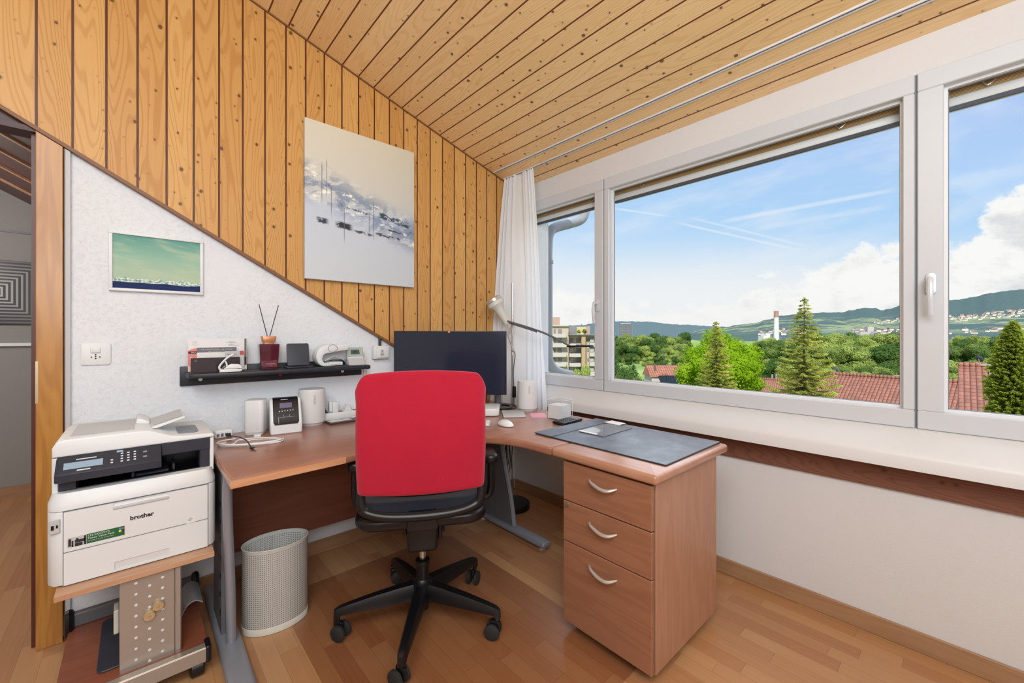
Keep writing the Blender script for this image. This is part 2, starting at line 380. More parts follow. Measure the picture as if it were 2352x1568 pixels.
def painting_mat():
    """abstract pale seascape: cream above, blue-grey below, smudged dark band (local x across 0..0.64, z 0..0.85)"""
    m, nt, out = newmat('painted_canvas'); x, y, z = xyz(nt, opos(nt))
    base = ramp(nt, mth(nt, 'DIVIDE', z, .85), [(0.0, lin((212, 216, 218))), (.25, lin((204, 209, 216))), (.46, lin((196, 203, 216))), (.56, lin((206, 204, 196))), (.7, lin((214, 206, 190))), (1.0, lin((222, 212, 186)))])
    cn = noise(nt, vec(nt, mth(nt, 'MULTIPLY', x, 4.0), 0.0, mth(nt, 'MULTIPLY', z, 6.0)), 1.0, 4.0, .6)
    base = mixc(nt, mth(nt, 'MULTIPLY', cn, .25), base, lin((190, 198, 212)))
    ln = mth(nt, 'ADD', mth(nt, 'MULTIPLY', x, -.33), .53)            # centre line of the band falls to the right
    dz = mth(nt, 'SUBTRACT', z, ln)
    bn = noise(nt, vec(nt, mth(nt, 'MULTIPLY', x, 7.0), 0.0, mth(nt, 'MULTIPLY', z, 11.0)), 1.0, 5.0, .65, .5)
    band = mth(nt, 'MULTIPLY', sstep(nt, mth(nt, 'ABSOLUTE', dz), .03, .15, 1.0, 0.0), 1.0)
    blue = mth(nt, 'MULTIPLY', band, sstep(nt, bn, .42, .54))
    base = mixc(nt, mth(nt, 'MULTIPLY', blue, .75), base, lin((112, 130, 162)))
    wn = noise(nt, vec(nt, mth(nt, 'MULTIPLY', x, 9.0), 3.0, mth(nt, 'MULTIPLY', z, 16.0)), 1.0, 5.0, .7)
    base = mixc(nt, mth(nt, 'MULTIPLY', band, sstep(nt, wn, .54, .62)), base, lin((244, 242, 230)))
    base = mixc(nt, mth(nt, 'MULTIPLY', blue, sstep(nt, noise(nt, vec(nt, mth(nt, 'MULTIPLY', x, 14.0), 9.0, mth(nt, 'MULTIPLY', z, 26.0)), 1.0, 5.0, .7), .56, .66, 0.0, .7)), base, lin((70, 84, 112)))
    zw = mth(nt, 'ADD', z, mth(nt, 'MULTIPLY', mth(nt, 'SUBTRACT', noise(nt, vec(nt, mth(nt, 'MULTIPLY', x, 40.0), 0.0, mth(nt, 'MULTIPLY', z, 25.0)), 1.0, 3.0), .5), .02))
    def dash(x0, x1, z0, slope, hw, seed, c0=.42):
        d = mth(nt, 'ABSOLUTE', mth(nt, 'SUBTRACT', zw, mth(nt, 'ADD', mth(nt, 'MULTIPLY', mth(nt, 'SUBTRACT', x, x0), slope), z0)))
        a = mth(nt, 'MULTIPLY', sstep(nt, x, x0, x0+.02), sstep(nt, x, x1-.03, x1, 1.0, 0.0))
        n = noise(nt, vec(nt, mth(nt, 'MULTIPLY', x, 22.0), seed, mth(nt, 'MULTIPLY', z, 34.0)), 1.0, 4.0, .7)
        return mth(nt, 'MULTIPLY', a, mth(nt, 'MULTIPLY', sstep(nt, d, hw*.5, hw, 1.0, 0.0), sstep(nt, n, c0, c0+.12)))
    for (x0, x1, z0, s, hw, sd, c0, col) in ((.05, .13, .325, -.1, .020, 1., .36, (52, 62, 80)), (.15, .26, .318, -.12, .022, 2., .36, (44, 44, 58)), (.24, .38, .296, -.1, .009, 3., .40, (70, 70, 80)),
                                     (.40, .62, .415, -.18, .022, 4., .42, (56, 72, 90)), (.38, .56, .30, -.1, .010, 5., .42, (64, 64, 76)), (.42, .6, .337, -.1, .006, 6., .42, (80, 80, 92)), (.2, .36, .42, -.14, .006, 7., .42, (70, 84, 100))):
        base = mixc(nt, dash(x0, x1, z0, s, hw, sd, c0), base, lin(col))
    for (xx, z0, z1) in ((.085, .40, .64), (.11, .43, .67), (.135, .33, .53), (.205, .20, .42), (.348, .25, .42), (.374, .23, .49)):
        k = mth(nt, 'MULTIPLY', sstep(nt, mth(nt, 'ABSOLUTE', mth(nt, 'SUBTRACT', x, xx)), .001, .0028, .75, 0.0), mth(nt, 'MULTIPLY', sstep(nt, z, z0, z0+.06), sstep(nt, z, z1-.03, z1, 1.0, 0.0)))
        base = mixc(nt, k, base, lin((96, 106, 124)))
    weave = mth(nt, 'MULTIPLY', mth(nt, 'SINE', mth(nt, 'MULTIPLY', x, 2600.0)), mth(nt, 'SINE', mth(nt, 'MULTIPLY', z, 2600.0)))
    princ(nt, out, Base_Color=base, Roughness=.7, Normal=bump(nt, mth(nt, 'ADD', mth(nt, 'MULTIPLY', bn, 1.0), mth(nt, 'MULTIPLY', weave, .1)), .2, .002)); return m
M['painting'] = painting_mat()
def skyprint():
    m, nt, out = newmat('mountain_sky_print'); x, y, z = xyz(nt, opos(nt))   # x 0..0.29, z 0..0.225
    n = noise(nt, vec(nt, mth(nt, 'MULTIPLY', x, 5.0), 0.0, mth(nt, 'ADD', mth(nt, 'MULTIPLY', z, 26.0), mth(nt, 'MULTIPLY', x, 5.0))), 1.0, 4.0, .55)
    g = ramp(nt, mth(nt, 'DIVIDE', z, .225), [(0.0, lin((176, 196, 170))), (.35, lin((172, 194, 168))), (.6, lin((150, 188, 166))), (1.0, lin((96, 156, 146)))])
    c = mixc(nt, sstep(nt, n, .45, .66, 0.0, .6), g, lin((188, 202, 172)))
    ed = mth(nt, 'ADD', mth(nt, 'MULTIPLY', noise(nt, vec(nt, mth(nt, 'MULTIPLY', x, 38.0), 0.0, 0.0), 1.0, 5.0, .7), .05), .018)
    mt = mth(nt, 'LESS_THAN', z, ed)
    sn = sstep(nt, noise(nt, vec(nt, mth(nt, 'MULTIPLY', x, 90.0), 0.0, mth(nt, 'MULTIPLY', z, 130.0)), 1.0, 4.0), .42, .56)
    c = mixc(nt, mt, c, mixc(nt, sn, lin((120, 160, 160)), lin((224, 230, 210))))
    e2 = mth(nt, 'ADD', mth(nt, 'MULTIPLY', noise(nt, vec(nt, mth(nt, 'MULTIPLY', x, 7.0), 5.0, 0.0), 1.0, 2.0), .03), .012)
    c = mixc(nt, mth(nt, 'LESS_THAN', z, e2), c, lin((28, 44, 92)))
    princ(nt, out, Base_Color=c, Roughness=.6, Specular_IOR_Level=.2); return m
M['skyprint'] = skyprint()
def nested_print():
    m, nt, out = newmat('nested_frames_print'); x, y, z = xyz(nt, opos(nt))
    d = mth(nt, 'MAXIMUM', mth(nt, 'ABSOLUTE', mth(nt, 'ADD', x, .18)), mth(nt, 'ABSOLUTE', mth(nt, 'SUBTRACT', z, .24)))
    s = mth(nt, 'GREATER_THAN', mth(nt, 'SINE', mth(nt, 'MULTIPLY', d, 260.0)), .1)
    k = ramp(nt, mth(nt, 'MULTIPLY', d, 4.0), [(0.0, lin((190, 186, 180))), (.5, lin((150, 146, 144))), (1.0, lin((84, 80, 82)))])
    princ(nt, out, Base_Color=mixc(nt, s, lin((40, 38, 40)), k), Roughness=.3); return m
M['nested'] = nested_print()
# exterior
def leafmat(name, c0, c1, tr=.35, vs=1.3):
    m, nt, out = newmat(name); r = nd(nt, 'ObjectInfo').outputs['Random']
    n = noise(nt, gpos(nt), vs, 3.0)
    f = mth(nt, 'ADD', mth(nt, 'MULTIPLY', n, 1.0), mth(nt, 'MULTIPLY', mth(nt, 'SUBTRACT', r, .5), .7), clamp=True)
    col = mixc(nt, sstep(nt, f, .25, .8), lin(c0), lin(c1))
    a = nd(nt, 'BsdfDiffuse', {0: col}); b = nd(nt, 'BsdfTranslucent', {0: col})
    mx = nd(nt, 'MixShader', {0: tr, 1: a.outputs[0], 2: b.outputs[0]}); nt.links.new(mx.outputs[0], out.inputs[0]); return m
M['leaf_bright'] = leafmat('bright_maple_leaves', (138, 172, 34), (204, 220, 76), .4, .8)
M['leaf_far'] = leafmat('far_leaves', (84, 112, 58), (168, 182, 100), .35, .10)
M['needle'] = leafmat('spruce_needles', (150, 156, 78), (226, 224, 118), .5, .9)
M['needle_dark'] = leafmat('dark_needles', (70, 98, 60), (106, 134, 80), .2, .9)
M['needle_y'] = leafmat('yellow_green_needles', (150, 162, 62), (226, 228, 104), .5, 1.6)
M['bark'] = pm('bark', (110, 90, 76), .9, bs=30, bstr=.6)
def rooftile(name, c0, c1, w=.19, l=.25):
    m, nt, out = newmat(name); x, y, z = xyz(nt, opos(nt))        # x along ridge, y down the slope
    q = mth(nt, 'DIVIDE', x, w); p = mth(nt, 'DIVIDE', y, l)
    fx, fy = mth(nt, 'FRACT', q), mth(nt, 'FRACT', p)
    wn = nd(nt, 'TexWhiteNoise', {0: vec(nt, mth(nt, 'FLOOR', q), mth(nt, 'FLOOR', p), 0.0)}, noise_dimensions='3D').outputs[0]
    col = mixc(nt, wn, lin(c0), lin(c1)); col = mixc(nt, mth(nt, 'MULTIPLY', noise(nt, opos(nt), 5.0, 4.0), .4), col, lin((196, 150, 126)))
    gx = sstep(nt, mth(nt, 'ABSOLUTE', mth(nt, 'SUBTRACT', fx, .5)), .34, .46); gy = sstep(nt, fy, .84, .93)
    col = mixc(nt, mth(nt, 'MULTIPLY', mth(nt, 'MAXIMUM', gx, gy), .8), col, lin((84, 46, 38)))
    h = mth(nt, 'ADD', mth(nt, 'SINE', mth(nt, 'MULTIPLY', fx, PI)), mth(nt, 'MULTIPLY', fy, .7))
    princ(nt, out, Base_Color=col, Roughness=.85, Normal=bump(nt, h, .7, .05)); return m
M['tile'] = rooftile('clay_roof_tiles', (154, 98, 82), (126, 78, 66))
M['tile_r'] = rooftile('red_clay_tiles', (152, 92, 76), (118, 70, 58), .20, .27)
M['tile_far'] = rooftile('far_roof_tiles', (170, 104, 84), (140, 84, 70), .4, .5)
M['render'] = pm('beige_render', (186, 168, 150), .9, var=.03, vs=.5)
M['render_dk'] = pm('tan_render', (172, 148, 116), .9, var=.03, vs=.5)
M['render_pk'] = pm('pink_grey_render', (172, 148, 132), .9, var=.03, vs=.5)
M['balcony'] = pm('balcony_white', (184, 178, 172), .8, var=.03, vs=.5)
M['win_dark'] = pm('window_dark', (128, 126, 126), .7, var=.3, vs=.4)
M['win_lt'] = pm('balcony_glazing', (168, 168, 160), .2, var=.15, vs=.4)
M['cream'] = pm('cream_wall', (196, 182, 146), .9)
M['concrete'] = pm('pale_concrete', (214, 214, 214), .9, var=.04, vs=.05)
M['tower'] = None
def towermat():
    m, nt, out = newmat('tower_facade'); x, y, z = xyz(nt, opos(nt))
    g = mth(nt, 'MAXIMUM', mth(nt, 'GREATER_THAN', mth(nt, 'FRACT', mth(nt, 'DIVIDE', mth(nt, 'ADD', x, y), 2.6)), .72), mth(nt, 'GREATER_THAN', mth(nt, 'FRACT', mth(nt, 'DIVIDE', z, 3.2)), .72))
    princ(nt, out, Base_Color=mixc(nt, g, lin((88, 90, 106)), lin((144, 140, 142))), Roughness=.6); return m
M['tower'] = towermat()
M['stack'] = None
def stackmat():
    m, nt, out = newmat('chimney_paint'); x, y, z = xyz(nt, opos(nt))
    c = ramp(nt, mth(nt, 'DIVIDE', z, 90.0), [(0.0, lin((226, 226, 230))), (.715, lin((222, 222, 226))), (.72, lin((176, 138, 124))), (.965, lin((176, 140, 128))), (.97, lin((84, 66, 60)))], 'LINEAR')
    princ(nt, out, Base_Color=mixc(nt, noise(nt, opos(nt), .2, 2), c, lin((216, 210, 210)), 'MULTIPLY'), Roughness=.8); return m
M['stack'] = stackmat()
M['solar'] = pm('solar_panel', (34, 42, 66), .2, var=.1)
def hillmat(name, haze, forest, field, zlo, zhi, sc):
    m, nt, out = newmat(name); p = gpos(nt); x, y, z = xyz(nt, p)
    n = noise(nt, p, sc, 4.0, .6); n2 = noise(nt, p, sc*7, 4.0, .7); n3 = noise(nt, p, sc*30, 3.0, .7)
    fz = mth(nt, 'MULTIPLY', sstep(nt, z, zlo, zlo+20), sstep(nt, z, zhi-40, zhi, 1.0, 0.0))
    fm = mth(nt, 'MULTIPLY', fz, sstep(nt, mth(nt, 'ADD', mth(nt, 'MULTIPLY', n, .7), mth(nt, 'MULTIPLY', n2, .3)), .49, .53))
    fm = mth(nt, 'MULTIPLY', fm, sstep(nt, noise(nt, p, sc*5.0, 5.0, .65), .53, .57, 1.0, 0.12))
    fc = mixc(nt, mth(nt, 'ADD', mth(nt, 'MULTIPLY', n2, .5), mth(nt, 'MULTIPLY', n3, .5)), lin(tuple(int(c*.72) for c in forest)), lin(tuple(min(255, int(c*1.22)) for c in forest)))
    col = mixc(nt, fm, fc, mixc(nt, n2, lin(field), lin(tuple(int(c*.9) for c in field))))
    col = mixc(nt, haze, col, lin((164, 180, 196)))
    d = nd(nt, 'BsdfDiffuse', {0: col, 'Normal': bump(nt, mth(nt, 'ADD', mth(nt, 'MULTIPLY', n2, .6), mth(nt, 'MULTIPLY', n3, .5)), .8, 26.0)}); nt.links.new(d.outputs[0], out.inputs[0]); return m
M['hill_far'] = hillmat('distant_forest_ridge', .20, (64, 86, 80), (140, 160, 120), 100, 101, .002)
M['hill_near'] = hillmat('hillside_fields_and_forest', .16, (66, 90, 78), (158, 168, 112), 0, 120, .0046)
def groundmat():
    m, nt, out = newmat('valley_ground'); p = gpos(nt)
    c = mixc(nt, sstep(nt, noise(nt, p, .03, 4.0), .35, .65), lin((122, 146, 82)), lin((154, 170, 106)))
    c = mixc(nt, mth(nt, 'MULTIPLY', noise(nt, p, .6, 3.0), .3), c, lin((110, 140, 70)))
    d = nd(nt, 'BsdfDiffuse', {0: c}); nt.links.new(d.outputs[0], out.inputs[0]); return m
M['ground'] = groundmat()
def slatmat():
    m, nt, out = newmat('tan_blind_slats'); x, y, z = xyz(nt, gpos(nt))
    s = sstep(nt, mth(nt, 'SINE', mth(nt, 'MULTIPLY', mth(nt, 'ADD', z, mth(nt, 'MULTIPLY', noise(nt, vec(nt, 0.0, y, 0.0), 3.0), .002)), 1250.0)), -.4, .6)
    princ(nt, out, Base_Color=mixc(nt, s, lin((150, 116, 70)), lin((214, 182, 128))), Roughness=.6); return m
M['slat'] = slatmat()
M['eave'] = pm('dark_eave', (78, 78, 88), .8, bs=80)
M['zinc'] = pm('zinc_pipe', (140, 142, 146), .5, .15, var=.1, vs=20)
M['ext_white'] = pm('exterior_render', (214, 214, 214), .9)
M['plant'] = leafmat('terrace_plants', (92, 112, 20), (150, 170, 40), .3, 2.0)
M['pink'] = None
def pinkcard():
    m, nt, out = newmat('pink_card'); x, y, z = xyz(nt, opos(nt))
    c = ramp(nt, mth(nt, 'ADD', mth(nt, 'MULTIPLY', x, 6.0), .5), [(0.0, lin((206, 170, 180))), (.45, lin((236, 150, 176))), (1.0, lin((226, 176, 160)))])
    princ(nt, out, Base_Color=c, Roughness=.4); return m
M['pink'] = pinkcard()
def brochuremat():
    m, nt, out = newmat('grey_brochure'); x, y, z = xyz(nt, opos(nt))
    d = nd(nt, 'VectorMath', {0: vec(nt, mth(nt, 'ADD', x, .10), mth(nt, 'SUBTRACT', y, .075), 0.0)}, operation='LENGTH').outputs['Value']
    c = ramp(nt, mth(nt, 'MULTIPLY', d, 5.0), [(0.0, lin((208, 214, 218))), (.42, lin((196, 204, 210))), (.5, lin((108, 120, 130))), (1.0, lin((94, 104, 112)))])
    princ(nt, out, Base_Color=c, Roughness=.15, Coat_Weight=.4); return m
M['brochure'] = brochuremat()
def sideletter():
    m, nt, out = newmat('pink_edged_letter'); x, y, z = xyz(nt, opos(nt))     # x 0..0.225, z 0..0.15
    r = nd(nt, 'VectorMath', {0: vec(nt, mth(nt, 'SUBTRACT', x, .03), mth(nt, 'SUBTRACT', z, .06), 0.0)}, operation='LENGTH').outputs['Value']
    c = mixc(nt, sstep(nt, z, .0, .11), lin((238, 196, 176)), lin((232, 228, 228)))
    c = mixc(nt, sstep(nt, r, .042, .046, 1.0, 0.0), c, lin((226, 138, 132)))
    princ(nt, out, Base_Color=c, Roughness=.6); return m
M['letter'] = sideletter()
# ================================================================== THE ROOM
XW, YL = 2.20, 2.40                       # window wall plane, left wall plane
def zc(x): return 2.33+.2908*(XW-x)       # sloping ceiling
def zd(x): return 2.044-.583*(x+.373)     # sloping lower edge of the boarding
b = MB(); b.box(-2.2, 2.6, -1.8, 4.9, -.12, 0); struct(b.build('floor', M['floor'], smooth=0))
b = MB(); b.prism([(-2.2, zc(-2.2)), (2.45, zc(2.45)), (2.45, zc(2.45)+.25), (-2.2, zc(-2.2)+.25)], -1.8, 2.52, 'y'); struct(b.build('ceiling', M['ceil'], smooth=0))
b = MB(); b.box(-.205, 2.45, YL, 2.52, 0, 2.2); b.prism([(-2.2, 2.06), (2.45, 2.06), (2.45, 2.30), (-2.2, 3.64)], YL, 2.52, 'y'); b.box(-2.2, -1.15, YL, 2.52, 0, 2.06)
struct(b.build('wall_left', M['stucco'], smooth=0))
b = MB(); b.prism([(-2.2, zd(-2.2)), (XW, zd(XW)), (XW, zc(XW)+.03), (-2.2, zc(-2.2)+.03)], 2.375, YL, 'y'); struct(b.build('wall_left_cladding', M['clad'], smooth=0))
b = MB(); b.prism([(-2.2, zd(-2.2)-.016), (XW, zd(XW)-.016), (XW, zd(XW)), (-2.2, zd(-2.2))], 2.372, YL, 'y'); struct(b.build('trim_1', M['edge_brown'], smooth=0))
b = MB(); b.prism([(-2.2, zc(-2.2)-.006), (XW, zc(XW)-.006), (XW, zc(XW)), (-2.2, zc(-2.2))], 2.366, 2.376, 'y'); struct(b.build('trim_2', M['edge_brown'], smooth=0))
# window wall
b = MB(); b.box(XW, 2.42, -1.8, 2.45, 0, .845); b.box(XW, 2.42, -1.8, 2.45, 2.19, 2.36); b.box(XW, 2.42, -1.8, -1.05, .845, 2.19); b.box(XW, 2.42, 2.302, 2.45, .845, 2.19)
struct(b.build('wall_right', M['plaster'], smooth=0))
b = MB(); b.box(-2.2, 2.45, -1.9, -1.8, 0, 3.8); struct(b.build('wall_back', M['plaster'], smooth=0))
b = MB(); b.box(-2.3, -2.2, -1.9, 4.9, 0, 3.9); struct(b.build('wall_front', M['plaster'], smooth=0))
b = MB(); b.prism([(2.20, .845), (2.15, .823), (2.10, .780), (2.085, .765), (2.080, .753), (2.080, .708), (2.20, .708)], -1.8, 2.40, 'y', M=None)
struct(b.build('trim_3', M['sill'], smooth=60))
b = MB(); b.box(2.183, XW, -1.8, 2.39, .596, .708, .002, 1); struct(b.build('trim_4', M['strip_wood'], smooth=0))
b = MB(); b.box(-.195, 2.188, 2.388, YL, 0, .076, .003, 1); struct(b.build('baseboard_left', M['oak_x']))
b = MB(); b.box(2.188, XW, -1.8, 2.388, 0, .076, .003, 1); struct(b.build('baseboard_right', M['oak']))
# windows
def window(n, y0, y1, gy0, gy1, hy):
    e = D.objects.new('window_%d' % n, None); C.objects.link(e); e.location = (2.19, (y0+y1)/2, .845); struct(e)
    o = (y0+y1)/2; z0, z1, a, c = 0, 1.345, .069, 1.275
    b = MB()
    b.box(0, .065, y0-o, y1-o, z0, a, .003, 1); b.box(0, .065, y0-o, y1-o, c, z1, .003, 1)
    b.box(0, .065, y0-o, gy0-o, a, c, .003, 1); b.box(0, .065, gy1-o, y1-o, a, c, .003, 1)
    b.build('frame', M['frame'], e)
    b = MB(); g = .010
    for (p0, p1, q0, q1) in ((gy0-o, gy1-o, a, a+g), (gy0-o, gy1-o, c-g, c), (gy0-o, gy0-o+g, a+g, c-g), (gy1-o-g, gy1-o, a+g, c-g)): b.box(.030, .0445, p0, p1, q0, q1)
    b.build('glazing_bead', M['white'], e, smooth=0)
    b = MB(); g = .0125
    for (p0, p1, q0, q1) in ((gy0-o, gy1-o, a, a+g), (gy0-o, gy1-o, c-g, c), (gy0-o, gy0-o+g, a, c), (gy1-o-g, gy1-o, a, c)): b.box(.0446, .050, p0, p1, q0, q1)
    b.build('gasket', M['grey_gasket'], e, smooth=0)
    b = MB(); b.quad((.046, gy0-o, a), (.046, gy1-o, a), (.046, gy1-o, c), (.046, gy0-o, c)); b.build('pane', M['glass'], e, smooth=0)
    if hy is not None:
        b = MB(); b.prism(rrect(hy-o-.014, hy-o+.014, .505, .585, .013), -.010, 0, 'x', .002, 2)
        h = b.build('handle', M['handle'], e)
        b = MB(); b.cyl((-.008, hy-o, .558), (-.036, hy-o, .558), .0085)
        pth = smooth_path([(-.038, hy-o, .564), (-.050, hy-o, .54), (-.053, hy-o, .49), (-.042, hy-o, .43)], 5)
        b.tube(pth, [.009]*len(pth), 10); b.build('lever', M['handle'], h)
    return e
window(1, 1.560, 2.300, 1.626, 2.235, 1.597)
window(2, .139, 1.5525, .172, 1.516, None)
window(3, -1.05, .1315, -.98, .062, .095)
b = MB(); b.box(2.20, 2.25, 1.5525, 1.560, .845, 2.19); b.box(2.20, 2.25, .1315, .139, .845, 2.19); struct(b.build('trim_5', M['grey_gasket'], smooth=0))
# outside of the wall: lintel, eave strip, cheek
b = MB(); b.box(2.25, 2.42, -1.8, 2.45, 2.145, 2.36); b.box(2.25, 2.427, 2.25, 2.45, -3, 2.6); struct(b.build('wall_outside', M['ext_white'], smooth=0))
b = MB(); b.box(2.42, 2.46, -1.8, 2.25, -3, .82); struct(b.build('wall_outside_lower', M['ext_white'], smooth=0))
for n, (y0, y1) in enumerate(((1.575, 2.245), (.155, 1.535), (-1.03, .115))):
    lab = ('tan slatted blind drawn up over the narrow window by the curtain', 'tan slatted blind drawn up over the wide middle window', 'tan slatted blind drawn up over the window with the upright handle at the frame edge')[n]
    t = thing('venetian_blind', lab, 'blind', (2.32, (y0+y1)/2, 2.05), 0, 'raised outside blinds'); o = (y0+y1)/2
    b = MB(); b.box(-.03, .03, y0-o, y1-o, .050, .102); b.build('slat_stack', M['slat'], t, smooth=0)
    b = MB(); b.box(-.034, .034, y0-o, y1-o, .014, .050, .006, 2); b.build('bottom_rail', M['sill'], t)
    b = MB(); b.box(-.034, -.020, y0-o, y1-o, 0, .014); b.build('seal', M['eave'], t, smooth=0)
    for yy in (y0-o+.12*(y1-y0)+.06, y1-o-.14*(y1-y0)):
        b = MB(); b.tube(smooth_path([(-.036, yy-.02, .07), (-.040, yy, .055), (-.036, yy+.012, .075), (-.032, yy+.02, .09)], 4), .003, 6); b.build('cord_loop', M['satin'], t)
t = thing('downspout', 'grey zinc downpipe with two elbows outside the narrow window', 'downpipe', (2.512, 2.336, .85))
b = MB(); b.tube(smooth_path([(.29, 0, .0), (.20, 0, .018), (.10, 0, .05), (.02, 0, .12), (0, 0, .25), (0, 0, .8), (0, 0, 1.05), (.02, 0, 1.19), (.10, 0, 1.255), (.28, 0, 1.32), (.44, 0, 1.385), (.50, 0, 1.47), (.51, 0, 1.60)], 5), .042, 14)
b.build('pipe', M['zinc'], t)
b = MB(); b.cyl((0, 0, .94), (0, 0, .965), .048); b.box(-.01, .01, .03, .1, .945, .96); b.build('bracket', M['zinc'], t)

# doorway and the hall behind it
e = D.objects.new('door_1', None); C.objects.link(e); e.location = (-.25, 2.44, 0); struct(e)
b = MB(); b.prism([(-.037, 0), (.034, 0), (.034, zd(-.216)-.018), (-.037, zd(-.287)-.018)], -.066, .08, 'y', .002, 1); b.build('jamb', M['mahogany'], e)
b = MB(); b.prism([(-.052, 0), (-.037, 0), (-.037, 1.98), (-.052, 1.98)], -.03, .08, 'y'); b.build('stop_bead', M['dark_maho'], e)
b = MB(); b.box(-.90, -.037, -.04, .08, 1.985, 2.06); b.box(-.90, -.037, -.055, -.04, 1.972, 1.992); b.build('header', M['darkwood'], e, smooth=0)
b = MB(); b.box(-.0375, -.030, -.0675, -.0655, .94, 1.10); b.build('strike_plate', M['brass'], e)
b = MB(); b.prism([(-.214, 0), (-.2115, 0), (-.2115, 1.93), (-.214, 1.93)], 2.378, 2.40, 'y'); struct(b.build('trim_6', M['dark_maho'], smooth=0))
b = MB(); b.prism([(-.2115, .03), (-.197, .03), (-.197, zd(-.197)-.018), (-.2115, zd(-.2115)-.018)], 2.382, 2.402, 'y'); struct(b.build('trim_7', M['pgrey'], smooth=0))
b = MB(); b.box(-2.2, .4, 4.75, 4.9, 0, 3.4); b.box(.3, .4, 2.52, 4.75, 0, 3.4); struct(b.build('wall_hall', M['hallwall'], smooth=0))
zh = lambda x: 2.17-.56*(x+.577)
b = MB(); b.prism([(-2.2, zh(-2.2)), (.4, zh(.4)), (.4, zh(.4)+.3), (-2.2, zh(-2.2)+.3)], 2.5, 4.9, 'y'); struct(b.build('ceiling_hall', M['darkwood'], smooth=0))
b = MB()
for y in (2.85, 3.25, 3.7, 4.2): b.prism([(-2.2, zh(-2.2)-.012), (.3, zh(.3)-.012), (.3, zh(.3)), (-2.2, zh(-2.2))], y, y+.035, 'y')
struct(b.build('trim_8', M['oak'], smooth=0))
b = MB(); b.box(-2.2, .3, 4.735, 4.75, 0, .082); struct(b.build('baseboard_hall', M['oak_x'], smooth=0))
b = MB(); b.box(-2.2, .3, 4.725, 4.75, 1.118, 1.140); struct(b.build('trim_9', M['white'], smooth=0))
b = MB(); b.box(-2.2, .3, 4.738, 4.75, 1.955, 1.968); struct(b.build('trim_10', M['alu_dark'], smooth=0))
t = thing('hall_picture', 'grey print of nested frames on the wall beyond the doorway', 'picture', (-.585, 4.75, 1.276))
b = MB(); b.box(-.62, 0, -.015, 0, 0, .47, .002, 1); b.build('print', M['nested'], t, smooth=0)

# curtain rails let into the ceiling
for n, x in enumerate((1.957, 2.051)):
    lab = ('white curtain rail farther from the windows in the board ceiling', 'white curtain rail the sheer curtain hangs from')[n]
    t = thing('curtain_rail', lab, 'curtain rail', (x, .3, zc(x)), 0, 'ceiling curtain rails')
    b = MB(); b.box(-.0095, -.004, -2.05, 2.06, -.005, .004); b.box(.004, .0095, -2.05, 2.06, -.008, .004); b.build('rail', M['sill'], t, smooth=0)
    b = MB(); b.box(-.004, .004, -2.05, 2.06, -.003, .004); b.build('channel', M['eave'], t, smooth=0)
# curtain: pleated voile, narrow at the rail, wider below
bm = bmesh.new(); NU, NV = 220, 30; g = []
for j in range(NV+1):
    tt = j/NV; z = 2.372-(2.372-.692)*tt; row = []
    sp = tt**.8
    p0 = Vector((2.050-.155*sp, 2.352-.0*sp)); p1 = Vector((2.050-.012*sp, 2.045-.135*sp)); pm_ = Vector((2.055-.035*sp, 2.17))
    for i in range(NU+1):
        s = i/NU
        c = p0*(1-s)**2+pm_*2*s*(1-s)+p1*s*s
        w = (.5+.5*math.sin(3.1*tt+5*s))*.3+.7
        amp = (.012+.012*tt)*w
        ph = 2*PI*(8*s+.8*math.sin(2*PI*s)+.25*math.sin(4*s+3*tt))
        off = amp*math.sin(ph)+.004*math.sin(2.3*ph+2)*(1-.4*tt)
        tg = (p1-p0).normalized(); nn = Vector((-tg.y, tg.x))
        zz = z+(.008*math.sin(ph*1.7) if j == 0 else 0)
        if s > .8: zz -= .0
        row.append(bm.verts.new((c.x+nn.x*off, c.y+nn.y*off, zz+.05*s*tt*0)))
    g.append(row)
for j in range(NV):
    for i in range(NU): bm.faces.new((g[j][i], g[j][i+1], g[j+1][i+1], g[j+1][i]))
m_ = MB(); m_.bm.free(); m_.bm = bm
t = thing('sheer_curtain', 'gathered sheer white curtain hanging in the corner beside the windows', 'curtain', (0, 0, 0))
m_.build('fabric', M['voile'], t, smooth=180)

# pictures, switch, sockets on the left wall
t = thing('canvas_painting', 'large abstract canvas in cream and grey blue on the board wall', 'painting', (.652, 2.3735, 1.498))
b = MB(); b.box(0, .64, -.03, 0, 0, .85, .004, 2); b.build('canvas', M['painting'], t)
t = thing('framed_picture', 'small white framed print of pale green sky over mountains', 'picture', (-.089, 2.40, 1.385))
b = MB(); W, H = .315, .25
for (x0, x1, z0, z1) in ((0, W, 0, .012), (0, W, H-.012, H), (0, .012, .012, H-.012), (W-.012, W, .012, H-.012)): b.box(x0, x1, -.018, 0, z0, z1, .002, 2)
b.build('frame', M['pwhite'], t)
b = MB(); b.box(0, W-.024, -.002, .001, 0, H-.024); b.build('print', M['skyprint'], t, loc=(.012, -.009, .012), smooth=0)
t = thing('light_switch', 'square white wall plate with rocker switch and socket holes', 'switch', (-.127, 2.40, 1.122))
b = MB(); b.prism(rrect(-.045, .045, -.045, .045, .01), -.008, 0, 'y', .003, 2); b.build('plate', M['pwhite'], t)
b = MB(); b.box(-.015, .015, -.014, -.006, .005, .027, .003, 2); b.build('rocker', M['pwhite'], t)
b = MB()
for x, z in ((0, -.003), (-.012, -.012), (.012, -.012), (0, -.018), (0, -.010)): b.cyl((x, -.0078, z), (x, -.0092, z), .0026, n=10)
b.build('socket_hole', M['void'], t)
t = thing('wall_outlet', 'white surface mounted wall socket box under the sloping boards', 'outlet', (1.085, 2.40, 1.095))
b = MB(); b.box(-.048, .05, -.034, 0, -.038, .040, .004, 2); b.build('housing', M['pwhite'], t)
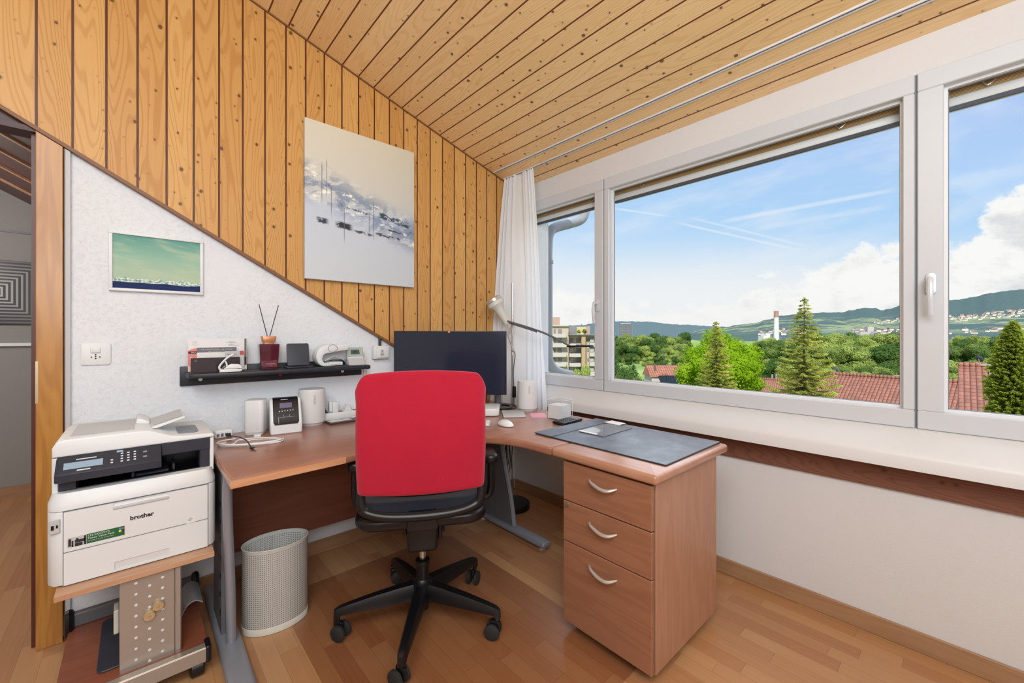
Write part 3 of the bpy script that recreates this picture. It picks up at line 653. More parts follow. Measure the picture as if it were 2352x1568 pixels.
b = MB(); b.box(-.032, .045, -.042, -.034, -.032, .034, .004, 2); b.build('cover', M['pwhite'], t)
b = MB(); b.prism([(.006*math.cos(a)*1.7, -.002+.020*math.sin(a)) for a in [2*PI*k/20 for k in range(20)]], -.046, -.042, 'y'); b.build('insert', M['pgrey'], t)
b = MB()
for x, z in ((0, .010), (-.004, -.012), (.004, -.012)): b.cyl((x, -.0455, z), (x, -.047, z), .0022, n=8)
b.build('socket_hole', M['void'], t)
t = thing('outlet_cable', 'short black cable dropping from the boards into the wall socket box', 'cable', (1.085, 2.40, 1.135))
b = MB(); b.tube([(0, -.012, .0), (0, -.012, .075)], .009, 8); b.build('cable', M['black'], t)
# ================================================================== FURNITURE
# ---- corner desk
t = desk = thing('corner_desk', 'cherry coloured corner desk with grey metal legs under the wall shelf', 'desk', (0, 0, 0))
Z0, Z1 = .697, .732
arc = smooth_path([(.602, 1.626), (.74, 1.652), (.90, 1.652), (1.06, 1.606), (1.18, 1.508), (1.24, 1.41), (1.265, 1.30), (1.268, 1.166)], 6)
b = MB(); b.prism([(.222, 1.60)]+[(p.x, p.y) for p in arc]+[(1.885, 1.166), (1.885, 2.37), (.222, 2.37)], Z0, Z1, 'z', .010, 4); b.build('corner_top', M['desk'], t, smooth=50)
b = MB(); b.prism(rrect(1.272, 1.880, .694, 1.164, .012, 4), Z0, Z1, 'z', .012, 4); b.build('right_top', veneer('desk_top_right', (186, 138, 110), (164, 114, 88), 1, .3, .8, .35), t, smooth=50)
b = MB(); b.prism([(.221, 1.597), (.60, 1.621), (.60, 1.6245), (.2215, 1.6005)], Z0+.006, Z1-.006, 'z'); b.build('edge_band', M['desk_edge'], t, smooth=0)
b = MB(); b.box(.29, 1.45, 2.20, 2.218, .228, .690); b.build('modesty_panel', M['modesty'], t, smooth=0)
b = MB(); b.box(.29, 1.62, 2.10, 2.15, .655, .697); b.build('rail', M['alu_dark'], t, smooth=0)
# left leg
b = MB(); b.prism([(x, z) for x, z in rrect(.222, .298, 0, .046, .018)], 1.50, 2.36, 'y', .008, 2)
lg = b.build('leg', M['alu'], t)
b = MB(); pth = smooth_path([(.262, 1.868, .040), (.258, 1.862, .25), (.250, 1.85, .46), (.245, 1.83, .60), (.245, 1.81, .697)], 6); b.tube(pth, .0165, 14); b.build('column', M['alu'], lg)
b = MB(); b.box(.238, .262, 1.93, 2.14, .04, .697, .004, 1)
b.build('cable_panel', M['alu_dark'], lg)
for k in range(7):
    b = MB(); b.box(.2365, .2385, 1.935, 1.955, .12+.07*k, .135+.07*k); b.build('slot', M['void'], lg, smooth=0)
# right leg
b = MB(); b.prism([(x, z) for x, z in rrect(1.655, 1.725, .012, .046, .016)], 1.575, 2.18, 'y', .010, 3)
lg = b.build('leg', M['alu'], t)
cv = smooth_path([(1.846, .046), (1.875, .20), (1.925, .38), (1.96, .52), (1.975, .697)], 6)
b = MB(); b.prism([(p[0], p[1]) for p in cv]+[(2.14, .697), (2.14, .046)], 1.682, 1.702, 'x'); b.build('side_panel', M['alu_dark'], lg, smooth=0)
b = MB(); b.tube([(1.690, p[0], p[1]) for p in cv], .014, 8); b.build('edge_trim', M['alu'], lg)
for yy, rr in ((1.61, .02), (2.14, .03)):
    b = MB(); b.cyl((1.69, yy, 0), (1.69, yy, .014), rr); b.build('glide', M['pgrey'], lg)

# ---- drawer pedestal
t = thing('drawer_pedestal', 'cherry wood drawer cabinet with three drawers under the desk end', 'cabinet', (1.285, .715, 0))
b = MB(); b.box(.024, .525, 0, .395, .040, .690, .001, 1); b.build('carcass', M['ped_side'], t, smooth=0)
b = MB(); b.box(.012, .024, .006, .389, .045, .685); b.build('reveal', M['void'], t, smooth=0)
for n, (z0, z1) in enumerate(((.534, .688), (.370, .530), (.044, .366))):
    b = MB(); b.box(0, .018, .003, .393, z0, z1, .002, 1)
    dr = b.build('drawer', M['drawer'], t, smooth=30)
    zm = (.640, .476, .310)[n]
    pth = smooth_path([(.002, .264, zm+.006), (-.014, .245, zm+.001), (-.024, .20, zm-.008), (-.022, .165, zm-.007), (.002, .140, zm+.001)], 8)
    k = len(pth); b = MB(); b.tube(pth, [.003+.0045*math.sin(PI*i/(k-1))**.8 for i in range(k)], 10); b.build('handle', M['satin'], dr)
    if n == 1:
        b = MB(); b.cyl((.001, .374, .516), (-.005, .374, .516), .009); b.box(-.0062, -.005, .3725, .3755, .512, .520); b.build('lock', M['chrome'], dr)
for x, y in ((.06, .05), (.06, .345), (.47, .05), (.47, .345)):
    b = MB(); b.cyl((x, y-.012, .02), (x, y+.012, .02), .02); b.box(x-.008, x+.008, y-.008, y+.008, .02, .042); b.build('caster', M['black'], t)

# ---- office chair
t = thing('office_chair', 'office chair with red mesh back and black five-star base', 'chair', (.890, 1.544, 0), math.radians(-30))
b = MB(); b.lathe([(0, .055), (.026, .055), (.028, .10), (.042, .105), (.046, .135), (.044, .165), (.032, .172), (.026, .18), (.026, .240), (.030, .244), (.030, .258), (.024, .262), (0, .262)], 28); b.build('hub', M['black'], t)
b = MB(); b.cyl((0, 0, .258), (0, 0, .40), .014); b.build('gas_lift', M['chrome'], t)
for k in range(5):
    A = math.radians(42+72*k); Rm = Matrix.Rotation(A, 4, 'Z')
    b = MB(); tb = bmesh.new(); prev = None; st = []
    for (x, w, z0, z1) in ((.02, .030, .105, .168), (.10, .027, .104, .160), (.20, .023, .100, .146), (.29, .019, .096, .130), (.325, .017, .094, .122), (.338, .014, .075, .116), (.345, .010, .076, .112)):
        st.append([tb.verts.new(Rm @ Vector(p)) for p in ((x, -w, z0), (x, w, z0), (x, w*1.02, z0+.55*(z1-z0)), (x, w*.62, z1), (x, -w*.62, z1), (x, -w*1.02, z0+.55*(z1-z0)))])
    for p, q in zip(st, st[1:]):
        for i in range(6): tb.faces.new((p[i], p[(i+1) % 6], q[(i+1) % 6], q[i]))
    tb.faces.new(st[0]); tb.faces.new(st[-1][::-1]); bmesh.ops.recalc_face_normals(tb, faces=tb.faces[:]); b._merge(tb)
    leg = b.build('leg', M['black'], t, smooth=40)
    cx = Rm @ Vector((.330, 0, 0)); sw = math.radians((20, 75, -35, 60, 5)[k])
    b = MB(); Mt = Matrix.Translation(cx) @ Matrix.Rotation(A+sw, 4, 'Z')
    b.cyl((0, 0, .060), (0, 0, .098), .008, n=10, M=Mt); b.box(-.026, .018, -.008, .008, .034, .070, .006, 2, M=Mt)
    cs = b.build('caster', M['black'], leg)
    for s in (-1, 1):
        b = MB(); b.tube([(-.014, s*.010, .031), (-.014, s*.014, .031), (-.014, s*.024, .031), (-.014, s*.028, .031)], [.025, .031, .031, .024], 24, M=Mt); b.build('wheel', M['rubber'], leg)
b = MB(); b.box(-.058, .058, -.175, .12, .372, .505, .014, 3); b.box(-.05, .05, -.10, .10, .352, .376, .006, 2)
mech = b.build('mechanism', M['black'], t)
b = MB(); b.box(.060, .076, -.13, .02, .395, .492, .003, 1); b.box(.078, .086, -.12, 0, .42, .498, .002, 1); b.box(.088, .094, -.10, 0, .44, .498, .002, 1); b.box(-.072, -.060, -.12, .02, .42, .498, .003, 1); b.build('adjuster', M['black'], mech)
b = MB(); b.tube([(.06, .0, .455), (.16, .02, .452), (.25, .03, .45)], .007, 8); b.build('lever', M['black'], mech)
b = MB(); b.prism(rrect(-.245, .245, -.235, .245, .085, 8), .490, .533, 'z', .014, 3); b.build('seat_shell', M['black'], t)
b = MB(); b.prism(rrect(-.238, .238, -.215, .25, .085, 8), .533, .585, 'z', .02, 4); b.build('seat', M['navy'], t)
def back_y(x, z): return -.285+.55*x*x*(1.0)+.02*math.sin((z-.64)/.44*PI)*-1
fr = [(-.19, -.215, .98), (-.198, -.225, .80), (-.212, -.243, .655), (-.211, -.250, .60), (-.190, -.252, .572), (-.12, -.262, .556), (0, -.268, .552), (.12, -.262, .556), (.190, -.252, .572), (.212, -.250, .60), (.212, -.243, .655), (.198, -.225, .80), (.19, -.215, .98)]
b = MB(); b.tube(smooth_path(fr, 6), .0165, 12); bf = b.build('back_frame', M['black'], t)
b = MB(); b.prism([(-.055, .50), (.055, .50), (.05, .553), (-.05, .553)], -.268, -.20, 'y', .006, 2); b.build('back_bracket', M['black'], bf)
b = MB(); b.tube(smooth_path([(-.195, -.24, .64), (-.16, -.225, .622), (-.08, -.22, .612), (0, -.22, .610), (.08, -.22, .612), (.16, -.225, .622), (.195, -.24, .64)], 5), .004, 6); b.build('lumbar_wire', M['black'], bf)
# red backrest shell
tb = bmesh.new(); NS, NT = 40, 24; gr = []
def cl(v): return max(0.0, v)
for i in range(NS+1):
    s = -1+2*i/NS; col = []
    ztop = 1.076-.018*s*s-.058*cl((abs(s)-.80)/.20)**2.6
    zbot = .640-.004*(1-s*s)
    for j in range(NT+1):
        q = j/NT; z = zbot+(ztop-zbot)*q
        w = .226+.004*math.sin(q*PI)+.008*cl((q-.78)/.22)**2*(1-.0*q)
        x = s*w
        y = back_y(x, z)+.018*cl((abs(s)-.9)/.1)**1.6
        col.append((x, y, z))
    gr.append(col)
F_ = [[tb.verts.new((x, y-.016, z)) for (x, y, z) in c] for c in gr]
B_ = [[tb.verts.new((x*.985, y+.014, z)) for (x, y, z) in c] for c in gr]
for i in range(NS):
    for j in range(NT):
        tb.faces.new((F_[i][j], F_[i+1][j], F_[i+1][j+1], F_[i][j+1])); tb.faces.new((B_[i][j], B_[i][j+1], B_[i+1][j+1], B_[i+1][j]))
for i in range(NS):
    tb.faces.new((F_[i][0], B_[i][0], B_[i+1][0], F_[i+1][0])); tb.faces.new((F_[i][NT], F_[i+1][NT], B_[i+1][NT], B_[i][NT]))
for j in range(NT):
    tb.faces.new((F_[0][j], F_[0][j+1], B_[0][j+1], B_[0][j])); tb.faces.new((F_[NS][j], B_[NS][j], B_[NS][j+1], F_[NS][j+1]))
bmesh.ops.recalc_face_normals(tb, faces=tb.faces[:])
b = MB(); b._merge(tb); o = b.build('backrest', M['red'], t, smooth=60)
md = o.modifiers.new('soft', 'SUBSURF'); md.levels = 1; md.render_levels = 1
for s, ao in ((-1, .266), (1, .290)):
    b = MB(); b.tube(smooth_path([(s*.20, .0, .505), (s*(ao-.02), .0, .500), (s*ao, .0, .53), (s*(ao+.002), .0, .60), (s*ao, .0, .668)], 5), [.016]*21, 10)
    ar = b.build('armrest', M['black'], t)
    b = MB(); b.prism(rrect(s*(ao-.004)-.032, s*(ao-.004)+.032, -.05, .095, .028, 5), .652, .690, 'z', .012, 3); b.build('arm_pad', M['black'], ar)

# ---- waste bin
t = thing('waste_bin', 'pale grey oval perforated metal waste bin beside the desk leg', 'bin', (.432, 1.958, 0), math.radians(-6))
prof = [(0, .006), (.116, .006), (.119, .0), (.121, .004), (.121, .335), (.1235, .340), (.1195, .340), (.1185, .33), (.1185, .012), (0, .012)]
b = MB(); b.lathe(prof, 64, sx=1, sy=.72); b.build('body', M['perf'], t)
b = MB(); b.tube([(.1215*math.cos(2*PI*k/64), .1215*.72*math.sin(2*PI*k/64), .338) for k in range(64)], .0022, 6, closed=True); b.build('rim', M['warmwhite'], t)
b = MB(); b.lathe([(.119, .0), (.1225, .002), (.1225, .026), (.121, .028)], 64, sy=.72); b.build('base_band', M['warmwhite'], t)

# ---- clear floor mat
t = thing('floor_mat', 'clear plastic floor mat under the office chair', 'mat', (0, 0, 0))
b = MB(); f = b.bm.faces.new([b.bm.verts.new((x, y, .003)) for x, y in rrect(.470, 1.385, .80, 2.12, .07, 6)]); b.build('sheet', M['matclear'], t, smooth=0)

# ---- floor lamp
t = thing('floor_lamp', 'white spot reading lamp on a thin chrome pole with black disc base', 'lamp', (1.935, 2.135, 0))
b = MB(); b.lathe([(0, 0), (.118, 0), (.122, .004), (.122, .036), (.114, .042), (0, .042)], 40); b.build('base', M['black'], t)
b = MB(); b.cyl((0, 0, .04), (0, 0, 1.562), .0055, n=12); b.build('pole', M['chrome'], t)
b = MB(); b.cyl((0, 0, 1.235), (0, 0, 1.345), .0085, n=12); b.ball((-.014, -.016, 1.295), .013); b.build('clamp', M['satin'], t)
b = MB(); b.cyl((0, 0, 1.06), (0, 0, 1.10), .009, n=12); b.ball((-.004, -.012, 1.095), .012); b.build('clamp', M['satin'], t)
hp = Vector((-.045, .0, 1.278)); hd = (Vector((1.812, 2.205, 1.455))-Vector((1.935, 2.135, 0))-hp).normalized()
def hpt(k): return tuple(hp+hd*k)
b = MB(); b.tube([hpt(0), hpt(.015), hpt(.10), hpt(.125), hpt(.148), hpt(.172)], [.022, .024, .030, .036, .058, .060], 28); b.build('head', M['warmwhite'], t)
b = MB(); b.tube([hpt(.172), hpt(.180), hpt(.195), hpt(.203), hpt(.206)], [.056, .058, .056, .046, .020], 28); b.build('reflector_cap', M['satin'], t)
R0 = Vector((1.935, 2.135, 0))
def loc_(x, y, z): return tuple(Vector((x, y, z))-R0)
b = MB()
arm = smooth_path([loc_(1.877, 2.132, 1.297), loc_(1.899, 1.896, 1.239), loc_(1.914, 1.761, 1.196), loc_(1.930, 1.612, 1.134)], 6)
b.tube(arm, .0065, 8); b.tube([tuple(Vector(p)+Vector((.004, 0, -.012))) for p in arm[1:8]], .004, 8)
ar = b.build('arm', M['alu_dark'], t)
b = MB(); b.box(-.022, .022, -.085, .085, -.006, .006, .005, 2, M=Matrix.Translation(loc_(1.929, 1.535, 1.134)) @ Matrix.Rotation(math.radians(-2), 4, 'X')); b.box(-.012, .012, -.03, .03, .004, .009, .003, 1, M=Matrix.Translation(loc_(1.929, 1.53, 1.134))); b.build('grip', M['black'], ar)
b = MB(); b.tube([loc_(1.935, 2.12, 1.285), loc_(1.905, 2.145, 1.20)], .008, 8); b.tube([loc_(1.905, 2.145, 1.20), loc_(1.935, 2.13, 1.10)], .006, 8); b.build('strut', M['satin'], t)
b = MB(); b.tube(smooth_path([(.0, -.012, 1.09), (.012, -.016, 1.06), (-.006, -.018, .95), (.004, -.012, .80), (.006, -.008, .60), (-.01, -.01, .40), (-.03, -.02, .28)], 6), .0028, 6); b.build('cord', M['black'], t)
b = MB(); b.box(-.010, .014, -.028, -.008, .765, .845, .006, 2); b.build('inline_switch', M['black'], t)

# ---- printer trolley
t = thing('printer_trolley', 'printer trolley with beech top board and perforated steel column', 'trolley', (0, 1.83, 0))
b = MB(); b.box(-.186, .206, 0, .42, .400, .418, .001, 1); b.build('top_board', veneer('beech_board', (204, 160, 128), (184, 136, 102), 0, .4, 1.2), t, smooth=0)
b = MB(); b.box(-.044, .096, .015, .075, .085, .400, .002, 1); b.box(.096, .113, .010, .085, .085, .400, .003, 1)
col = b.build('column', M['steel'], t)
b = MB()
for ci, x in enumerate((-.004, .030, .063)):
    for k in range(9):
        z = .378-.036*k-(.018 if ci == 1 else 0)+.003*(1-ci)
        if z > .095: b.prism([(x+.0042*math.cos(2*PI*i/12), z+.0042*math.sin(2*PI*i/12)) for i in range(12)], .0138, .0152, 'y')
b.build('dot_pattern', M['pwhite'], col, smooth=0)
for x, z in ((.029, .262), (.052, .286)):
    b = MB(); b.tube([(x, .015, z), (x, .006, z), (x, .002, z)], [.016, .017, .014], 24); b.cyl((x, .003, z), (x, -.001, z), .004, .002, 10); b.build('knob', M['brass'], col)
b = MB(); b.box(-.190, .185, .0, .44, .086, .100); b.build('lower_shelf', veneer('trolley_shelf', (150, 88, 62), (122, 64, 44), 0, .35), t, smooth=0)
b = MB(); b.box(-.190, .182, -.034, .0, .052, .104, .004, 1); fb = b.build('front_bar', M['steel'], t)
b = MB(); b.prism(rrect(-.006, .012, -.036, .024, .008), .05, .106, 'z', .003, 1, M=Matrix.Translation((.182, 0, 0))); b.build('end_cap', M['black'], fb)
b = MB(); b.box(-.186, .182, .425, .455, .10, .150, .004, 1); rb = b.build('rear_bar', M['alu_dark'], t)
for x in (-.19, .186):
    b = MB(); b.tube(smooth_path([(x, .44, .155), (x, .425, .15), (x, .415, .12), (x, .415, .09)], 4), .014, 8); b.build('end_cap', M['black'], rb)
b = MB(); pts = smooth_path([(.118, .12, .170), (.135, .12, .205), (.160, .12, .215), (.182, .12, .200)], 5)
b.prism([(p.x, p.z) for p in pts]+[(p.x, p.z-.004) for p in reversed(pts)], .10, .26, 'y'); b.build('cable_guide', M['alu'], t)
b = MB(); b.prism(rrect(-.10, -.02, .06, .40, .02), .1005, .106, 'z', .002, 1); b.build('mouse_rest', M['pblue'], t)
b = MB(); b.box(-.06, -.046, .10, .16, .19, .27, .003, 1); b.build('holder_clip', M['warmwhite'], t)
for x, y in ((-.165, .0), (.155, .0), (-.165, .42), (.165, .42)):
    b = MB(); b.tube([(x-.02, y, .031), (x-.016, y, .031), (x+.016, y, .031), (x+.02, y, .031)], [.025, .031, .031, .025], 20); b.box(x-.012, x+.012, y-.012, y+.012, .03, .062); b.build('caster', M['black'], t)

# ---- printer (multi-function)
t = thing('laser_printer', 'large white multifunction laser printer on the trolley', 'printer', (0.004, 1.885, .418))
bp = [(-.176, 0), (.187, 0), (.203, .008), (.213, .028), (.215, .06), (.215, .37), (-.214, .37), (-.214, .06), (-.210, .028), (-.196, .006)]
b = MB(); b.prism(bp, .004, .233, 'z', .004, 2)
body = b.build('body', M['pwhite'], t, smooth=40)
sh = bmesh.new()
outl = lambda ins, z: [sh.verts.new((x+(-ins if x > 0 else ins), y+(ins*1.6 if y < .1 else 0), z)) for x, y in bp]
r1, r2, r3 = outl(.0, .235), outl(.0, .252), outl(.010, .285)
for p, q in ((r1, r2), (r2, r3)):
    for i in range(len(bp)): sh.faces.new((p[i], p[(i+1) % len(bp)], q[(i+1) % len(bp)], q[i]))
sh.faces.new(r3); sh.faces.new(r1[::-1]); bmesh.ops.recalc_face_normals(sh, faces=sh.faces[:])
b = MB(); b._merge(sh); b.build('shoulder', M['pwhite'], t, smooth=50)
b = MB(); b.recess(-.174, .187, .107, .231, -.062, .077, .217, .230, -.003, .012); fc = b.build('front_cover', M['pwhite'], t, smooth=20)
b = MB(); b.box(-.064, .078, -.0065, .002, .209, .218, .003, 2); b.build('grip', M['pgrey'], fc)
b = MB(); b.recess(-.174, .187, .004, .104, -.060, .079, .010, .036, -.003, .016); b.build('paper_tray', M['pwhite'], t, smooth=20)
b = MB(); b.box(-.1762, -.1738, -.0012, .004, .003, .233); b.box(.1868, .1892, -.0012, .004, .003, .233); b.box(-.175, .188, -.0012, .004, .1038, .1072); b.box(-.175, .188, -.0012, .004, .2308, .2328); b.build('panel_gap', M['grey_gasket'], t, smooth=0)
text_mesh('logo', 'brother', .019, M['ink'], t, (.007, -.0035, .163), ext=.0006, sx=1.0, bold=.0006)
b = MB(); b.box(-.124, -.036, -.0036, -.003, .119, .149); st = b.build('sticker', M['green'], t, smooth=0)
text_mesh('print', 'TN-243CMYK\nToner Value Pack', .0082, M['paper'], st, (-.122, -.0037, .1405), ext=.0001, align='LEFT', sx=1.05)
text_mesh('print', 'The perfect fit for your Brother printer', .0038, M['paper'], st, (-.122, -.0037, .1255), ext=.0001, align='LEFT')
for (x, z, k) in ((-.050, .1395, 'cyan'), (-.0425, .1395, 'magenta'), (-.050, .132, 'yellow'), (-.0425, .132, 'ink')):
    b = MB(); b.box(x, x+.0062, -.0039, -.0036, z, z+.0062); b.build('print', M[k], st, smooth=0)
b = MB(); b.box(-.166, -.124, -.0036, -.003, .119, .149); ph = b.build('sticker', M['pgrey'], t, smooth=0)
b = MB()
for (x0, x1, z0, z1) in ((-.164, -.158, .122, .145), (-.157, -.153, .119, .138), (-.150, -.128, .130, .139), (-.150, -.133, .119, .129), (-.130, -.125, .119, .147), (-.148, -.142, .139, .144)): b.box(x0, x1, -.0038, -.0036, z0, z1)
b.build('print', M['ink'], ph, smooth=0)
b = MB(); b.box(.125, .151, -.0033, -.003, .105, .130); lb = b.build('badge', M['paper'], t, smooth=0)
for k, mm in enumerate(('cyan', 'orange', 'ink')):
    b = MB(); r = .0065-.0018*k; b.tube([(.138-.002+.002*k+r, -.0036, .119), (.138-.002+.002*k, -.0036, .119+r), (.138-.002+.002*k-r, -.0036, .119), (.138-.002+.002*k, -.0036, .119-r)], .0006, 4); b.build('print', M[mm], lb)
b = MB(); b.box(-.205, -.181, .0035, .010, .170, .214, .002, 1, M=Matrix.Translation((0, -.006, 0))); us = b.build('usb_port', M['pgrey'], t)
b = MB(); b.box(-.2005, -.1945, -.004, -.002, .184, .197); b.box(-.190, -.186, -.004, -.002, .188, .197); b.build('slot', M['void'], us, smooth=0)
# scanner half with dark output bay
b = MB(); b.box(-.204, -.190, .046, .37, .27, .392, .002, 1); b.box(.199, .211, .046, .37, .27, .392, .002, 1); b.box(-.204, .211, .24, .37, .27, .392); b.build('rear_housing', M['pwhite'], t, smooth=30)
b = MB(); b.box(-.190, .199, .05, .24, .2855, .288); b.box(-.190, .199, .235, .24, .286, .392); b.box(-.190, .199, .05, .24, .385, .392); b.build('output_bay', M['void'], t, smooth=0)
b = MB(); b.prism([(-.190, .044), (-.152, .044), (-.148, .06), (-.148, .10), (-.190, .10)], .286, .39, 'z', .003, 1); b.build('bay_pillar', M['pblue'], t)
b = MB(); b.box(.168, .199, .046, .12, .286, .39, .003, 1); b.build('bay_pillar', M['pblue'], t)
b = MB(); b.box(-.01, .08, .06, .2, .289, .298, .003, 1); b.box(-.02, -.012, .055, .18, .289, .308, .002, 1); b.box(.09, .098, .07, .16, .289, .312, .002, 1); b.build('paper_stop', M['pblue'], t)
b = MB(); b.box(.058, .199, .043, .06, .352, .394, .002, 1); b.box(-.190, .199, .046, .06, .378, .396, .002, 1); b.build('fascia', M['pblue'], t)
b = MB(); b.prism([(.060, .392), (.044, .392), (-.006, .352), (-.009, .348), (-.009, .326), (.002, .322), (.060, .330)], -.194, .058, 'x', .004, 2); cp = b.build('control_panel', M['pblue'], t, smooth=30)
cpM = Matrix.Translation((0, .0, 0))
ang = math.atan2(.040, .050)
def onp(x, s, up=.0008):   # point on the sloping face; s 0 bottom .. 1 top
    return (x, -.006+.050*s-up*math.sin(ang), .352+.040*s+up*math.cos(ang))
def patch(name, x0, x1, s0, s1, mat, par):
    b = MB(); b.quad(onp(x0, s0), onp(x1, s0), onp(x1, s1), onp(x0, s1)); return b.build(name, mat, par, smooth=0)
patch('display', -.176, -.088, .22, .62, M['lcd'], cp)
patch('print', -.150, -.104, .74, .80, M['ltext'], cp); patch('print', -.146, -.116, .06, .13, M['ltext'], cp)
for x0, n_ in ((-.070, 2), (-.046, 4), (-.030, 4), (-.014, 4)):
    for k in range(n_): patch('button', x0, x0+.006, .22+.17*k, .30+.17*k, M['ltext'], cp)
patch('button', .010, .020, .30, .40, M['grey_print'], cp); patch('button', .010, .020, .62, .72, M['grey_print'], cp)
patch('sensor', -.056, -.040, .86, .99, M['lcd'], cp)
lid = [(-.204, .394), (.211, .394), (.212, .403), (.204, .410), (.118, .413), (.084, .419), (.050, .436), (.028, .446), (.004, .449), (-.178, .449), (-.196, .440), (-.204, .424)]
b = MB(); b.prism(lid, .043, .37, 'y', .006, 3); b.build('scanner_lid', M['pwhite'], t, smooth=40)
b = MB(); b.box(-.168, -.012, .085, .33, .4485, .4505, .001, 1); ad = b.build('feeder_cover', M['pgrey'], t)
b = MB(); b.box(-.145, -.120, .0875, .0895, .4505, .4512); b.box(-.118, -.105, .0875, .0895, .4505, .4512); b.build('print', M['grey_print'], ad, smooth=0)
b = MB(); b.prism([(-.010, .450), (.028, .444), (.030, .452), (.006, .466), (-.006, .466)], .21, .35, 'y', .003, 2); b.build('feeder_hump', M['pwhite'], t)
b = MB(); b.prism([(-.006, .4455), (.045, .439), (.045, .441), (-.006, .4475)], .10, .34, 'y'); b.build('feeder_slot', M['alu_dark'], t, smooth=0)
b = MB(); b.prism([(.034, .446), (.128, .474), (.131, .469), (.040, .438)], .11, .32, 'y', .002, 2); tr_ = b.build('document_tray', M['pwhite'], t)
b = MB(); b.prism([(.036, .4480), (.124, .4745), (.124, .4750), (.036, .4486)], .135, .315, 'y'); b.build('tray_pad', M['pgrey'], tr_, smooth=0)
b = MB(); b.prism(rrect(.070, .170, .09, .25, .02, 4), .4135, .4150, 'z'); b.build('paper_rest', M['alu'], t, smooth=0)
# ================================================================== ON THE WALL SHELF
t = thing('wall_shelf', 'long black wall shelf with rounded corners above the desk', 'shelf', (0, 0, 0))
SZ = 1.032
b = MB(); b.prism([(.975, 2.386), (.158, 2.386), (.158, 2.275), (.164, 2.256), (.182, 2.247), (.950, 2.247), (.969, 2.256), (.975, 2.275)], SZ-.022, SZ, 'z', .006, 3); b.build('board', M['black_matte'], t, smooth=40)
b = MB(); b.box(.141, .972, 2.384, 2.40, .968, 1.057, .004, 2); b.build('back_rail', M['black_matte'], t)
for x in (.215, .545, .860):
    b = MB(); b.cyl((x, 2.384, .995), (x, 2.380, .995), .008, n=14); b.build('screw', M['chrome'], t)

t = thing('letter_holder', 'dark see-through letter holder on the shelf', 'letter holder', (.172, 2.285, SZ), math.radians(3))
b = MB(); b.box(0, .184, 0, .003, .0, .066, .001, 1); b.box(0, .184, .050, .053, 0, .05, .001, 1); b.box(0, .184, 0, .053, 0, .003); b.build('holder', pm('smoked_plastic', (62, 54, 60), .15, coat=.3), t)
text_mesh('print', '1:8', .009, M['grey_print'], t, (.016, -.0006, .050), ext=.0001)
t = thing('pink_letter', 'large white letter with pink and peach print standing at the back of the holder', 'letter', (.166, 2.331, SZ+.004), math.radians(1))
b = MB(); b.box(0, .214, 0, .0015, 0, .146); b.build('sheet', M['letter'], t, smooth=0)
b = MB(); b.box(.001, .036, -.0006, 0, .080, .0905); b.build('label', M['wine'], t, smooth=0)
text_mesh('print', 'MERLA', .006, M['paper'], t, (.019, -.0008, .083), ext=.0001)
text_mesh('print', 'KAN', .012, M['paper'], t, (.016, -.0008, .055), rot=(PI/2, -PI/2, 0), ext=.0001)
text_mesh('print', '10', .018, M['paper'], t, (.203, -.0008, .082), ext=.0001)
b = MB()
for k, (w, z) in enumerate(((.022, .133), (.033, .129), (.028, .126), (.016, .121), (.024, .117), (.042, .114))): b.box(.150, .150+w, -.0006, 0, z, z+.0012)
b.tri((.142, -.0006, .126), (.147, -.0006, .126), (.142, -.0006, .131)); b.build('print', M['grey_print'], t, smooth=0)
b = MB()
for k in range(16):
    a = k*2.4; r = .004+.0008*k; b.box(.024+r*math.cos(a)*.8, .0255+r*math.cos(a)*.8, -.0006, 0, .124+r*math.sin(a)*.8, .1262+r*math.sin(a)*.8)
b.build('ornament', M['grey_print'], t, smooth=0)
t = thing('photo_card', 'narrow photo card with dark picture edging out behind the pink letter', 'card', (.340, 2.3375, SZ+.002), math.radians(1))
b = MB(); b.box(0, .050, 0, .0015, 0, .150); b.build('sheet', M['paper'], t, smooth=0)
b = MB(); b.box(.041, .049, -.0004, 0, .06, .149); b.build('print', M['alu_dark'], t, smooth=0)
b = MB(); b.box(.041, .049, -.0004, 0, .022, .06); b.build('print', M['ink'], t, smooth=0)
t = thing('voucher_card', 'white voucher with grey title band in the letter holder', 'voucher', (.196, 2.318, SZ+.004), math.radians(1))
b = MB(); b.box(0, .150, 0, .001, 0, .107); b.build('sheet', M['paper'], t, smooth=0)
b = MB(); b.box(0, .150, -.0005, 0, .085, .107); b.build('title_band', M['alu_dark'], t, smooth=0)
text_mesh('print', 'IHR DANKESCHÖN - GUTSCHEIN', .0062, M['paper'], t, (.075, -.0008, .096), ext=.0001, space=1.45, sx=.92)
text_mesh('print', 'Gültig bis 1. Januar 2027 auf das ganze Sortiment', .0034, M['paper'], t, (.075, -.0008, .0885), ext=.0001, sx=1.0)
t = thing('greeting_card', 'white card with red square and handwritten signature in front of the voucher', 'card', (.300, 2.310, SZ+.004), math.radians(1))
b = MB(); b.box(0, .074, 0, .001, 0, .089); b.build('sheet', M['pgrey'], t, smooth=0)
b = MB(); b.box(.058, .074, -.0004, 0, .070, .089); b.build('print', pm('red_square', (190, 74, 68), .5), t, smooth=0)
b = MB(); pts = [(.008+.0032*k, -.0006, .072+.0032*math.sin(k*2.1)+.0015*math.sin(k*.7)) for k in range(13)]; b.tube(smooth_path(pts, 3), .0005, 4); b.build('signature', M['ink'], t)
t = thing('desk_stapler', 'white stapler with raised lever standing on the shelf', 'stapler', (.270, 2.262, SZ), math.radians(-3))
b = MB(); b.prism([(.002, .0), (.082, .0), (.088, .006), (.088, .012), (.062, .014), (.004, .012)], -.012, .012, 'y', .003, 2); b.build('base', M['pwhite'], t)
